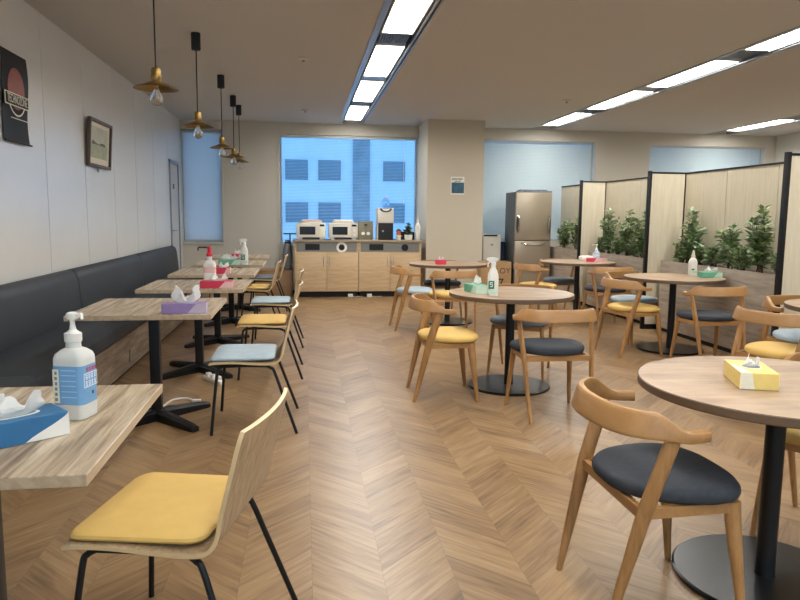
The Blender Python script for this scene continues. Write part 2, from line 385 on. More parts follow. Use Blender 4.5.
# ------------------------------------------------------------------ ceiling strips
FIX = [(10.17, 11.62), (8.29, 9.76), (6.57, 8.0), (4.68, 6.13), (2.93, 4.38), (1.06, 2.51), (-.69, .76), (-2.5, -1.11)]
NTH = ['nearest the back wall', 'second from the back wall', 'third from the back wall', 'fourth from the back wall', 'fifth from the back wall', 'sixth from the back wall', 'seventh from the back wall', 'furthest from the back wall']
ROW = ['strip over the aisle', 'strip over the wood partitions', 'strip beyond the wood partitions']
def strip_trim(a, b):
    def fn(bm):
        box(bm, a-.028, a+.012, SY0, SY1, ZC-.008, ZC-.001); box(bm, a-.001, a+.03, SY0, SY1, ZC, ZC+.1)
        box(bm, b-.03, b-.012, SY0, SY1, ZC-.006, ZC+.1); box(bm, b+.004, b+.022, SY0, SY1, ZC-.008, ZC-.001)
        box(bm, b-.012, b+.004, SY0, SY1, ZC, ZC+.02, mi=1); box(bm, a+.03, a+.036, SY0, SY1, ZC+.01, ZC+.05, mi=1)
    return fn
for s, (a, b) in enumerate(SLOTS):
    struct('trim_%d' % (s+1), strip_trim(a, b), [MT['silver'], MT['blackmatte']], smooth=False)
    cx = (a+b)/2
    for k, (y0, y1) in enumerate(FIX):
        if s == 2 and k > 2: continue
        t = thing('ceiling_light', 'lit fluorescent ceiling light in %s, %s' % (ROW[s], NTH[k]), 'ceiling light', (cx, (y0+y1)/2, ZC+.1), 0, 'recessed fluorescent ceiling lights')
        h = (y1-y0)/2
        def tray(bm):
            box(bm, -.145, .145, -h, h, .0, .02); box(bm, -.145, -.13, -h, h, -.095, 0); box(bm, .13, .145, -h, h, -.095, 0); box(bm, -.13, .13, -h, -h+.012, -.09, 0); box(bm, -.13, .13, h-.012, h, -.09, 0)
        part('tray', tray, MT['tray'], t, key='tray%d' % k, smooth=False)
        part('diffuser', lambda bm: box(bm, -.125, .125, -h+.015, h-.015, -.055, -.045), MT['diffuser'], t, key='dif%d' % k, smooth=False)
    for k in range(len(FIX)-1):
        if s == 2 and k > 1: continue
        y1, y0 = FIX[k][0]-.01, FIX[k+1][1]+.01
        if y1-y0 < .3 and False: continue
        t = thing('air_vent', 'metal air grille in %s, between %s and %s lights' % (['aisle light strip', 'partition light strip', 'far light strip'][s], ['first', 'second', 'third', 'fourth', 'fifth', 'sixth', 'seventh'][k], ['second', 'third', 'fourth', 'fifth', 'sixth', 'seventh', 'last'][k]), 'air vent', (cx, (y0+y1)/2, ZC+.02), 0, 'air grilles between the ceiling lights')
        h = (y1-y0)/2
        part('plate', lambda bm: box(bm, -.14, .14, -h, h, .03, .04), MT['ventback'], t, smooth=False)
        if k in (0, 2, 4, 6):
            part('louvres', lambda bm: [box(bm, x-.004, x+.004, -h+.06, h-.06, .0, .029) for x in [-.12+.024*i for i in range(11)]]+[box(bm, -.14, .14, -h, -h+.05, 0, .029), box(bm, -.14, .14, h-.05, h, 0, .029)], MT['silver'], t, smooth=False)
        else:
            part('louvres', lambda bm: box(bm, -.14, .14, -h+.01, h-.01, .0, .029), MT['silver'], t, smooth=False)
for (x, y, l) in ((.01, 7.17, 'small round ceiling sprinkler above the aisle, nearer one'), (.03, 10.6, 'small round ceiling sprinkler near the back window'), (3.49, 9.02, 'flat round ceiling detector between the two light strips')):
    t = thing('ceiling_sprinkler', l, 'sprinkler', (x, y, ZC), 0, 'small ceiling fittings')
    part('plate', lambda bm: lathe(bm, [(.03, -.002), (.06, -.005), (.06, -.012), (.03, -.022)], 20), MT['offwhite'], t, key='spk_pl')
    part('head', lambda bm: lathe(bm, [(.012, -.0221), (.012, -.035), (.022, -.037), (.022, -.041)], 12), MT['silver'], t, key='spk_hd')

# ------------------------------------------------------------------ pendants
PEND = [(4.64, 2.125), (6.37, 2.105), (8.19, 2.09), (9.54, 2.095), (10.34, 2.095)]
PL = ['nearest to the camera and the dark poster', 'second in the row, near the framed picture', 'third of five in the row', 'fourth of five in the row', 'last in the row, nearest the back wall']
for (y, z), l in zip(PEND, PL):
    t = thing('pendant_lamp', 'brass saucer pendant lamp, '+l, 'pendant lamp', (-.92, y, ZC), 0, 'brass pendant lamps over the bench tables')
    dz = z-ZC
    part('canopy', lambda bm: lathe(bm, [(.038, -.001), (.04, -.003), (.04, -.135), (.036, -.145), (.004, -.147)], 24), MT['blackmatte'], t, key='canopy')
    part('cord', lambda bm: tube(bm, [(0, 0, -.147), (0, 0, dz+.105)], .005, 8), MT['blackmatte'], t)
    so = part('socket', lambda bm: lathe(bm, [(.012, .112), (.026, .105), (.03, .09), (.03, .06), (.034, .055), (.034, .04), (.026, .02)], 20), MT['brass'], t, key='socket'); so.location.z = dz
    sh = part('shade', lambda bm: lathe(bm, [(.026, .026), (.045, .02), (.09, .0), (.137, -.018), (.14, -.022), (.136, -.0215), (.09, -.006), (.045, .014), (.02, .018)], 48), MT['brass'], t, key='shade'); sh.location.z = dz
    bu = part('bulb', lambda bm: lathe(bm, [(.014, .012), (.014, -.02), (.022, -.04), (.036, -.066), (.040, -.085), (.034, -.106), (.02, -.12), (.004, -.125)], 24), MT['bulb'], t, key='bulb'); bu.location.z = dz
    def fil(bm):
        lathe(bm, [(.013, .011), (.013, -.008)], 12)
        for k in range(6):
            a0 = k*PI/3; tube(bm, [(.006*math.cos(a0), .006*math.sin(a0), -.008), (.02*math.cos(a0), .02*math.sin(a0), -.05), (.012*math.cos(a0), .012*math.sin(a0), -.09)], .0012, 5)
    fi = part('filament', fil, MT['filament'], bu, key='filament')

# ------------------------------------------------------------------ wall art
t = thing('poster', 'dark hanging poster with red disc emblem on left wall', 'poster', (XL+.012, 5.36, 2.13))
part('sheet', lambda bm: loft(bm, [[(x+.006*math.sin(zz*9), -.225, zz), (x+.006*math.sin(zz*9)+.004*math.sin(zz*11), .225, zz)][::1]+[(x+.006*math.sin(zz*9)+.004*math.sin(zz*11)-.002, .225, zz), (x+.006*math.sin(zz*9)-.002, -.225, zz)] for x, zz in [(.004, -.31+.62*k/16) for k in range(17)]]), MT['poster'], t)
part('rod', lambda bm: tube(bm, [(.012, -.235, -.315), (.012, .235, -.315)], .007, 8), MT['blackmatte'], t)
def disc(bm, r, y, z, x, n=32): prism(bm, [(x, y+r*math.cos(2*PI*k/n), z+r*math.sin(2*PI*k/n)) for k in range(n)], (.0015, 0, 0))
def ring(bm, r0, r1, y, z, x, a0=0, a1=360, n=36):
    for k in range(n):
        A, B = R(a0+(a1-a0)*k/n), R(a0+(a1-a0)*(k+1)/n)
        prism(bm, [(x, y+r*math.cos(a), z+r*math.sin(a)) for r, a in ((r0, A), (r1, A), (r1, B), (r0, B))], (.0015, 0, 0))
em = part('emblem', lambda bm: disc(bm, .145, .0, .06, .0125), MT['posterdisc'], t)
part('emblem_ring', lambda bm: [ring(bm, .15, .162, 0, .03, .0125, 200, 340), box(bm, .013, .0155, -.205, .205, -.065, .025)], MT['cream'], em, smooth=False)
part('name_bar', lambda bm: box(bm, .0145, .0165, -.195, .195, -.057, .017), MT['poster'], em)
lettering('TECHNOZONE', MT['cream'], em, .085, (.0178, 0, -.02), (PI/2, 0, PI/2), name='poster_lettering', sx=.58)
part('small_text', lambda bm: box(bm, .014, .0155, -.12, .17, -.152, -.146), MT['cream'], em)
t = thing('picture', 'small framed watercolour in brown frame on left wall', 'picture', (XL+.008, 7.33, 2.0))
t.rotation_euler = (0, R(4), 0)
def pf(bm):
    for b in ((-.375, -.345, -.23, .23), (.345, .375, -.23, .23), (-.345, .345, .2, .23), (-.345, .345, -.23, -.2)): box(bm, .012, .045, b[0], b[1], b[2], b[3], bev=.004)
part('frame', pf, MT['picframe'], t)
part('backing', lambda bm: box(bm, .014, .018, -.345, .345, -.2, .2), MT['picframe'], t)
mtp = part('mount', lambda bm: box(bm, .0181, .022, -.344, .344, -.199, .199), MT['mat'], t)
pn = part('painting', lambda bm: box(bm, .0221, .0235, -.28, .28, -.14, .16), MT['watercolour'], t)
part('painted_field', lambda bm: box(bm, .0236, .0242, -.28, .28, -.14, -.005), MT['sage'], pn)
part('painted_hills', lambda bm: prism(bm, [(.0243, y, z) for y, z in ((-.26, -.005), (-.22, .03), (-.12, .005), (.0, .0), (.05, .014), (.16, .016), (.2, .003), (.2, -.012), (-.05, -.008), (-.26, -.012))], (.0006, 0, 0)), MT['hill'], pn)
part('hanging_tag', lambda bm: box(bm, .02, .023, -.03, .02, -.275, -.235), MT['greybag'], t)
t = thing('column_poster', 'small paper notice with blue photo on the beige column', 'poster', (2.51, 11.199, 1.825))
part('sheet', lambda bm: box(bm, -.115, .115, -.002, 0, -.145, .145), MT['paper'], t)
ph = part('photo', lambda bm: box(bm, -.10, .11, -.0035, -.0021, -.125, .05), MT['cornfl'], t)
def marks(bm, rows, x0, x1, y, h, seed):
    rd = random.Random(seed)
    for z in rows:
        x = x0
        while x < x1:
            wd = rd.uniform(.008, .02)
            for q in range(2):
                ww = min(wd, x1-x); zz = z+rd.uniform(-.25, .25)*h
                box(bm, x, x+ww*.9, y-.001, y, zz-h*.18, zz+h*.18)
            box(bm, x+wd*.3, x+wd*.45, y-.0012, y, z-h/2, z+h/2); x += wd+.004
part('headline', lambda bm: [marks(bm, [.105], -.095, .08, -.0021, .035, 3), marks(bm, [.068], -.05, .05, -.0021, .03, 4)], MT['darkink'], t, smooth=False)

# ------------------------------------------------------------------ wall bench
BY = [1.53, 3.83, 6.13, 8.43, 10.73]
t = thing('wall_bench', 'long charcoal leather bench along the left wall on wood base', 'bench', (XL, 6.13, 0))
y_ = 6.13
part('base', lambda bm: box(bm, .01, .60, BY[0]-y_, BY[-1]-y_, .04, .335), MT['rustic'], t, smooth=False)
part('plinth', lambda bm: box(bm, .01, .57, BY[0]-y_, BY[-1]-y_, .0, .04), MT['blackmatte'], t, smooth=False)
part('end_panel', lambda bm: box(bm, .002, .62, BY[-1]-y_+.001, BY[-1]-y_+.025, 0, .34), MT['rustic'], t, smooth=False)
def cushion_seat(bm, a, b):
    pr = [(.12, .336), (.615, .336), (.628, .35), (.632, .40), (.622, .432), (.59, .447), (.40, .452), (.12, .446)]
    yy = [a, a+.006, a+.016, (a+b)/2, b-.016, b-.006, b]; sc_ = [.86, .965, 1, 1, 1, .965, .86]
    loft(bm, [[(.37+(x-.37)*(1 if s == 1 else .985), y, .39+(z-.39)*s) for x, z in pr] for y, s in zip(yy, sc_)])
def cushion_back(bm, a, b):
    pr = [(.003, .445), (.165, .445), (.17, .50), (.16, .64), (.148, .76), (.13, .815), (.10, .838), (.06, .842), (.02, .83), (.003, .80)]
    yy = [a, a+.01, a+.03, (a+b)/2, b-.03, b-.01, b]; sc_ = [.80, .95, 1, 1, 1, .95, .80]
    loft(bm, [[(.003+(x-.003)*s, y, .445+(z-.445)*(1 if s == 1 else .5+.5*s)) for x, z in pr] for y, s in zip(yy, sc_)])
for a, b in zip(BY[:-1], BY[1:]):
    part('seat_cushion', lambda bm: cushion_seat(bm, a-y_+.002, b-y_-.002), MT['leather'], t)
    part('backrest_cushion', lambda bm: cushion_back(bm, a-y_+.002, b-y_-.002), MT['leather'], t)
part('floor_socket', lambda bm: box(bm, .6, .606, -.27, -.2, .09, .19, bev=.002), MT['band'], t)

# ------------------------------------------------------------------ square tables
ZT = .74
def square_table(cx, cy, label, w=.81, d=.84):
    t = thing('square_table', label, 'table', (cx, cy, 0), 0, 'square tables along the wall bench')
    def top(bm):
        box(bm, -w/2, w/2, -d/2, d/2, ZT-.029, ZT, bev=.002, seg=1)
        for f in bm.faces:
            c = f.calc_center_median()
            if ZT-.028 < c.z < ZT-.001: f.material_index = 1
    part('tabletop', top, [MT['tabletop'], MT['tableedge']], t, key='sqtop', smooth=False)
    part('pole', lambda bm: box(bm, -.032, .032, -.032, .032, .05, ZT-.0455, bev=.006), MT['black'], t, key='sqpole')
    part('top_bracket', lambda bm: box(bm, -.2, .2, -.2, .2, ZT-.045, ZT-.0295), MT['black'], t, key='sqbr')
    def foot(bm):
        loft(bm, [[(x, s*wd, z) for s, z in ((-1, .0), (1, .0), (1, h*.7), (.5, h), (-.5, h), (-1, h*.7))] for x, wd, h in ((.0, .03, .075), (.1, .032, .07), (.36, .03, .042), (.395, .026, .034), (.40, .018, .02))])
    for k in range(4):
        f = part('foot', foot, MT['black'], t, key='sqfoot'); f.rotation_euler = (0, 0, PI/4+k*PI/2)
SQ = [(-.89, 1.972, 'square wood-top table with blue tissue box and big blue-label sanitizer bottle'),
      (-.945, 4.47, 'square wood-top table carrying the lilac tissue box'),
      (-.88, 5.85, 'square wood-top table with red tissue box and red-pump bottle'),
      (-.89, 7.18, 'square wood-top table holding red tissue box without any bottle'),
      (-.885, 8.50, 'square wood-top table with green tissue box and spray bottle'),
      (-.895, 9.76, 'square wood-top table at far end of bench with pink tissue box')]
for cx, cy, l in SQ: square_table(cx, cy, l)

# ------------------------------------------------------------------ round tables
def round_table(cx, cy, label, D=.97):
    t = thing('round_table', label, 'table', (cx, cy, 0), random.uniform(-10, 10), 'round tables on black disc bases')
    r = D/2
    def top(bm):
        lathe(bm, [(r-.004, ZT-.032), (r, ZT-.028), (r, ZT-.003), (r-.003, ZT)], 72)
        for f in bm.faces:
            c = f.calc_center_median()
            if c.z < ZT-.0005: f.material_index = 1
    part('tabletop', top, [MT['roundtop'], MT['roundedge']], t, key='rtop%.2f' % D)
    part('pole', lambda bm: lathe(bm, [(.036, .0201), (.034, .03), (.034, ZT-.046)], 28), MT['black'], t, key='rpole')
    part('base_plate', lambda bm: lathe(bm, [(.316, .0), (.32, .004), (.32, .015), (.313, .02)], 72), MT['disc'], t, key='rbase')
    part('top_bracket', lambda bm: lathe(bm, [(.14, ZT-.045), (.15, ZT-.033)], 28), MT['black'], t, key='rbr')
round_table(1.68, 2.185, 'large round wood table in the near corner with yellow tissue box', .96)
round_table(1.583, 5.10, 'round wood table with green tissue box and white spray bottle', .955)
round_table(3.665, 6.40, 'round wood table by planter with white squeeze bottle and green tissue box', .95)
round_table(3.61, 8.72, 'round wood table by far planter with light blue pump bottle')
round_table(1.775, 8.37, 'round wood table with pink tissue box in front of the beige column')
round_table(3.76, 4.115, 'bare round wood table cut off by the frame edge beside black post')

# ------------------------------------------------------------------ armchairs (curved top rail)
def cseat(bm):
    def out(s, z):
        pts = []
        n = 48
        for k in range(n):
            a = 2*PI*k/n; c, sn = math.cos(a), math.sin(a)
            ex = 2/2.7
            x = math.copysign(abs(c)**ex, c); y = math.copysign(abs(sn)**ex, sn)
            wd = .242+.040*y-.016*y*y
            pts.append((x*wd*s, y*.218*s+.04 + .0, z))
        return pts
    rings = [out(.80, .425), out(.93, .427), out(.985, .437), out(1, .449), out(.99, .461), out(.955, .471), out(.88, .477), out(.6, .4765), out(.3, .474), out(.05, .473)]
    loft(bm, rings)
RAIL = [(.238, .055), (.248, .01), (.253, -.04), (.246, -.10), (.218, -.16), (.155, -.203), (.07, -.224), (0, -.228)]
def crail(bm):
    pts = RAIL+[(-x, y) for x, y in RAIL[-2::-1]]
    P = bezier([(x, y, 0) for x, y in pts], 5); n = len(P); rings = []
    for i, p in enumerate(P):
        tt = (P[min(i+1, n-1)]-P[max(i-1, 0)]).normalized(); nr = Vector((tt.y, -tt.x, 0))
        s = min(1, max(0, (-.0-p.y)/.13)); s = s*s*(3-2*s)          # 0 at the arms, 1 at the back
        zt = .673+.062*s; zb = .638+.016*s; a = .019-.007*s; lean = .012*s
        pass
        sec = []
        for q in range(16):
            an = 2*PI*q/16; c, sn = math.cos(an), math.sin(an)
            e = .4
            u = math.copysign(abs(c)**e, c)*a; v = math.copysign(abs(sn)**e, sn)
            zz = (zt+zb)/2+v*(zt-zb)/2
            sec.append(p+nr*(u+lean*v)+Vector((0, 0, zz)))
        rings.append(sec)
    loft(bm, rings)
def oval(p, rx, ry, n=14): return [(p[0]+rx*math.cos(2*PI*k/n), p[1]+ry*math.sin(2*PI*k/n), p[2]) for k in range(n)]
def cleg_front(s):
    return lambda bm: loft(bm, [oval((s*.232, .228, 0), .011, .013), oval((s*.226, .216, .10), .0135, .016), oval((s*.206, .185, .36), .018, .028), oval((s*.202, .180, .424), .018, .029)])
def cleg_rear(s):
    return lambda bm: loft(bm, [oval((s*.204, -.226, 0), .0105, .0125), oval((s*.214, -.192, .15), .0135, .019), oval((s*.232, -.130, .42), .0155, .029), oval((s*.244, -.075, .60), .015, .029), oval((s*.247, -.062, .645), .014, .028)])
def capron(bm):
    def board(p, q, z0, z1, th):
        p, q = Vector(p), Vector(q); d = (q-p).normalized(); nn = Vector((-d.y, d.x, 0))*th/2
        loft(bm, [[e+nn+Vector((0, 0, z0)), e-nn+Vector((0, 0, z0)), e-nn+Vector((0, 0, z1)), e+nn+Vector((0, 0, z1))] for e in (p, q)])
    board((-.19, .185, 0), (.19, .185, 0), .386, .424, .022)
    for s in (-1, 1): board((s*.205, .175, 0), (s*.222, -.13, 0), .390, .424, .022)
    board((-.215, -.135, 0), (.215, -.135, 0), .388, .424, .022)
SEATM = dict(y=('yellow', 'yellow'), d=('darkfab', 'charcoal'), b=('paleblue', 'pale blue'), g=('greyfab', 'slate grey'))
def armchair(x, y, rz, col, label):
    t = thing('armchair', label, 'chair', (x, y, 0), rz, 'wooden armchairs at the round tables')
    part('seat', cseat, MT[SEATM[col][0]], t, key='cseat'+col)
    part('backrest', crail, MT['oakx'], t, key='crail')
    part('seat_frame', capron, MT['oakx'], t, key='capron', smooth=False)
    for s in (-1, 1):
        part('leg', cleg_front(s), MT['oak'], t, key='clf%d' % s); part('leg', cleg_rear(s), MT['oak'], t, key='clr%d' % s)
armchair(1.172, 2.135, -90, 'd', 'large near wooden armchair with charcoal seat at the yellow tissue box table')
armchair(1.64, 4.35, 0, 'd', 'wooden armchair with charcoal seat, back turned, at the white spray bottle table')
armchair(1.004, 4.91, -92, 'y', 'wooden armchair with yellow seat left of the white spray bottle table')
armchair(1.84, 5.60, 151, 'g', 'wooden armchair with slate grey seat tucked behind the spray bottle table')
armchair(1.25, 7.93, -88, 'b', 'wooden armchair with pale blue seat left of the table by the column')
armchair(1.64, 7.46, 2, 'y', 'wooden armchair with yellow seat, back turned, at the table by the column')
armchair(1.79, 8.89, -178, 'd', 'wooden armchair with charcoal seat between the round table and the column')
armchair(2.93, 8.46, -78, 'y', 'wooden armchair with yellow seat in front of the fridge')
armchair(3.56, 9.24, -176, 'g', 'wooden armchair with slate grey seat behind the far planter table')
armchair(3.70, 7.95, 3, 'd', 'wooden armchair with charcoal seat, back turned, at the light blue bottle table')
armchair(3.50, 6.98, -160, 'b', 'wooden armchair with pale blue seat behind the squeeze bottle table')
armchair(3.15, 6.29, -80, 'y', 'wooden armchair with yellow seat left of the squeeze bottle table')
armchair(3.62, 5.66, 3, 'd', 'wooden armchair with charcoal seat, back turned, in front of the plants')
armchair(3.11, 4.08, -78, 'y', 'wooden armchair with yellow seat at the bare table near frame edge')
armchair(3.74, 4.65, -178, 'b', 'wooden armchair with pale blue seat behind the bare table')
armchair(2.185, 2.46, 125.6, 'y', 'wooden armchair with yellow seat beyond the near table, showing only its front edge')

# ------------------------------------------------------------------ plywood shell chairs
def shell_profile():
    return bezier([(0, .255, .422), (0, .23, .434), (0, .12, .437), (0, 0, .429), (0, -.10, .425), (0, -.148, .436), (0, -.176, .472), (0, -.196, .54), (0, -.234, .655), (0, -.270, .764)], 4)
def shell(bm):
    P = shell_profile(); n = len(P); th = .012; m = 12; rings = []
    for i, p in enumerate(P):
        tt = (P[min(i+1, n-1)]-P[max(i-1, 0)]).normalized(); nr = Vector((0, -tt.z, tt.y))
        f = i/(n-1); hw = .247-.006*abs(f-.35)
        if i == 0 or i == n-1: hw -= .014
        elif i == 1 or i == n-2: hw -= .004
        bend = max(0, (p.z-.46)/.29)*.022
        up, lo = [], []
        for k in range(m+1):
            u = -1+2*k/m
            q = Vector((u*hw, p.y+bend*u*u, p.z))
            up.append(q+nr*th/2); lo.append(q-nr*th/2)
        rings.append(up+lo[::-1])
    loft(bm, rings)
    N = 2*(m+1)
    for f in bm.faces:
        if len(f.verts) > 4: f.material_index = 1
    bm.faces.ensure_lookup_table()
    for a in range(n-1):
        for k in (m, N-1): bm.faces[a*N+k].material_index = 1
def spad(bm):
    # upholstered pad lying on the seat of the shell
    def zc(y): return .442-.05*max(0, -y-.11)+(.0 if y < .2 else -.25*(y-.2)*.5)
    rings = []
    for s, h in ((.94, .0015), (.985, .006), (1, .013), (.985, .02), (.94, .025), (.6, .027), (.2, .027)):
        rings.append([(x*(1.0+.25*(y-.0)*.4), y+.06, zc(y+.06)+h) for x, y, z in rrect(.46*s, .385*s, .05*s, 0, 6)])
    loft(bm, rings)
def sleg(sx, front):
    if front: pts = [(sx*.262, .245, 0), (sx*.235, .225, .22), (sx*.215, .208, .375), (sx*.207, .198, .398), (sx*.197, .178, .408)]
    else: pts = [(sx*.275, -.262, 0), (sx*.244, -.185, .22), (sx*.222, -.130, .375), (sx*.214, -.110, .396), (sx*.203, -.085, .406)]
    return lambda bm: tube(bm, bezier(pts, 5), .0095, 10)
def sframe(bm):
    for s in (-1, 1): tube(bm, [(s*.197, .178, .408), (s*.2, .03, .411), (s*.203, -.085, .406)], .0095, 10)
    tube(bm, [(-.2, .12, .409), (.2, .12, .409)], .008, 8); tube(bm, [(-.2, -.06, .409), (.2, -.06, .409)], .008, 8)
    for s in (-1, 1):
        for y in (.12, -.06): lathe(bm, [(.014, .405), (.014, .421)], 10, s*.15, y)
def shellchair(x, y, rz, col, label):
    t = thing('shell_chair', label, 'chair', (x, y, 0), rz, 'plywood shell chairs at the bench tables')
    part('shell', shell, [MT['ply'], MT['plyedge']], t, key='shell')
    part('seat_pad', spad, MT[SEATM[col][0]], t, key='spad'+col)
    part('underframe', sframe, MT['black'], t, key='sframe')
    for s in (-1, 1):
        for fr in (True, False): part('leg', sleg(s, fr), MT['black'], t, key='sleg%d%d' % (s, fr))
shellchair(-.352, 2.025, 77.5, 'y', 'near plywood chair with yellow pad and black legs in the foreground')
shellchair(-.315, 4.36, 90, 'b', 'plywood chair with pale blue pad at the lilac tissue box table')
shellchair(-.285, 5.755, 90, 'y', 'plywood chair with yellow pad at the red-pump bottle table')
shellchair(-.28, 7.09, 90, 'b', 'plywood chair with pale blue pad, third along the bench row')
shellchair(-.55, 8.42, 88, 'y', 'plywood chair with yellow pad pushed in at the green tissue box table')
shellchair(-.50, 9.75, 90, 'g', 'plywood chair with grey pad at the last bench table')

# ------------------------------------------------------------------ tissue boxes and bottles
def crumple(seed, w, d, h, lean=0):
    def fn(bm):
        rd = random.Random(seed); n = 28; rings = []
        ph = [rd.uniform(0, 6.28) for _ in range(4)]
        for i in range(7):
            f = i/6; rr = []
            for k in range(n):
                a = 2*PI*k/n
                fl = 1+.28*f*math.sin(5*a+ph[0])+.2*f*math.sin(3*a+ph[1])
                rx = w*(.26+.24*math.sin(PI*min(1, f*1.25)*.8))*fl*(1-.25*f); ry = d*(.16+.18*f)*fl
                z = h*f*(.72+.42*math.cos(2*a+ph[2]*.25)*f+.18*math.sin(5*a+ph[3])*f)
                rr.append((rx*math.cos(a)+lean*f*w, ry*math.sin(a), max(z, 0)))
            rings.append(rr)
        for r in rings[::-1][1:]:                               # inner skin folding back down
            rings.append([(x*.93, y*.93, z+.003) for x, y, z in r]) if len(rings) < 11 else None
        loft(bm, rings, cap=True)
    return fn
def tissue_box(loc, rz, L, W, Hh, main, accent, label, tissue=None, acc='tri', seed=1, top=None):
    t = thing('tissue_box', label, 'tissue box', (loc[0], loc[1], ZT+.001), rz, 'tissue boxes on the tables')
    part('carton', lambda bm: box(bm, -L/2, L/2, -W/2, W/2, 0, Hh, bev=.0015, seg=1), MT[main], t, smooth=False)
    e = .0007
    def accf(bm):
        x1, z0, z1 = L/2-.001, .001, Hh-.001
        if acc == 'tri':
            prism(bm, [(x1-L*.42, -W/2, z0), (x1, -W/2, z0), (x1, -W/2, z1), (x1-L*.22, -W/2, z1)], (0, -e, 0))
        elif acc == 'curve':
            c = [(x1-L*.44*(1-s)**1.6-L*.03*(1-s), z0+(z1-z0)*s**.75) for s in [k/10 for k in range(11)]]
            prism(bm, [(x, -W/2, z) for x, z in c]+[(x1, -W/2, z0)], (0, -e, 0))
        elif acc == 'left':
            prism(bm, [(-x1, -W/2, z0), (-x1+L*.38, -W/2, z0), (-x1+L*.3, -W/2, z1), (-x1, -W/2, z1)], (0, -e, 0))
            prism(bm, [(-x1, -W/2+.001, Hh), (-x1+L*.30, -W/2+.001, Hh), (-x1+.001, W/2-.05, Hh)], (0, 0, e))
        if acc != 'left': prism(bm, [(L/2, -W/2+.001, z0), (L/2, W/2-.001, z0), (L/2, W/2-.001, z1), (L/2, -W/2+.001, z1)], (e, 0, 0))
    part('printed_panel', accf, MT[accent], t, smooth=False)
    part('opening', lambda bm: lathe(bm, [(.5, Hh+.0001), (.5, Hh+.0009)], 36), MT['cream' if main == 'yellowcard' else accent], t).scale = (L*.56, W*.44, 1)
    sl = part('slot', lambda bm: lathe(bm, [(.5, Hh+.00095), (.5, Hh+.0014)], 32), MT['greybag'], t); sl.scale = (L*.48, W*.3, 1)
    if tissue:
        w, d, h = tissue
        ts = part('tissue', crumple(seed, w, d, h, .1), MT['tissue'], t); ts.location = (0, 0, Hh+.0005)
    return t
tissue_box((-.741, 1.824), 40, .23, .115, .062, 'blue', 'palegreen' if False else 'white', 'blue and white tissue box beside the big sanitizer bottle', (.15, .09, .05), 'curve', 5)
tissue_box((-.70, 4.15), 2, .25, .115, .058, 'purple', 'lilac', 'lilac tissue box with a large tissue sticking out', (.17, .10, .085), 'tri', 2)
tissue_box((-.69, 5.57), 2, .25, .115, .055, 'red', 'pink', 'wide red and pink tissue box in front of the red-pump bottle', (.16, .10, .045), 'tri', 3)
tissue_box((-.79, 6.885), 2, .14, .115, .06, 'red', 'pink', 'small red and pink tissue box on the table without a bottle', (.10, .08, .045), 'tri', 4)
tissue_box((-.86, 8.12), 2, .24, .115, .06, 'green', 'palegreen', 'green tissue box beside the spray bottle on a bench table', (.20, .10, .05), 'tri', 6)
tissue_box((-.89, 9.35), 0, .13, .10, .058, 'red', 'pink', 'pink tissue box on the farthest bench table', (.09, .07, .05), 'tri', 7)
tissue_box((1.315, 5.12), -80, .23, .115, .062, 'green', 'palegreen', 'green tissue box beside spray bottle on the middle round table', (.10, .08, .06), 'tri', 8)
tissue_box((1.64, 8.17), 0, .12, .10, .055, 'red', 'red', 'bright pink tissue box on the round table by the column', (.07, .06, .035), 'tri', 9)
tissue_box((3.80, 8.66), -25, .17, .11, .05, 'red', 'pink', 'red tissue box beside the light blue pump bottle', (.07, .05, .02), 'tri', 10)
tissue_box((4.0, 6.31), -14, .20, .11, .055, 'green', 'palegreen', 'green tissue box beside white squeeze bottle near the plants', (.13, .08, .045), 'tri', 11)
# yellow box: long side runs away to the upper left
tissue_box((1.575, 2.20), -20, .125, .22, .058, 'yellowcard', 'cream', 'yellow tissue box on the near round table', (.05, .09, .035), 'left', 12)

def sq_bottle(bm, w, d, h, r, neck=.02, hn=.03):
    loft(bm, [rrect(w-.008, d-.008, r, 0), rrect(w, d, r, .005), rrect(w, d, r, h*.80), rrect(w*.96, d*.96, r, h*.86), rrect(w*.78, d*.78, r*.9, h*.94), rrect(neck*2.1, neck*2.1, neck, h), rrect(neck*2, neck*2, neck*.98, h+hn)])
def sq_bottle2(bm, w, d, h, r):
    loft(bm, [rrect(w-.008, d-.008, r, 0), rrect(w, d, r, .005), rrect(w, d, r, h*.82), rrect(w*.985, d*.985, r, h*.86), rrect(w*.9, d*.9, r, h*.91), rrect(w*.66, d*.66, r, h*.96), rrect(.042, .042, .0205, h*.985), rrect(.04, .04, .0195, h*1.06)])
def pump(bm, z, rr, long=.05, side=1, rise=.06):
    lathe(bm, [(rr*1.3, z), (rr*1.35, z+.004), (rr*1.35, z+.024), (rr*.9, z+.028), (rr*.55, z+.034), (rr*.4, z+.034+rise*.5), (rr*.4, z+.034+rise)], 18)
    zz = z+.034+rise
    lathe(bm, [(rr*.9, zz), (rr*1.0, zz+.004), (rr*.9, zz+.016), (rr*.5, zz+.02)], 16)
    loft(bm, [[(x, s*wd, zz+q) for s, q in ((-1, .004+dz), (1, .004+dz), (1, .016+dz), (-1, .016+dz))] for x, wd, dz in ((side*rr*.5, .009, 0), (side*long*.9, .007, .002), (side*long, .006, -.004))])
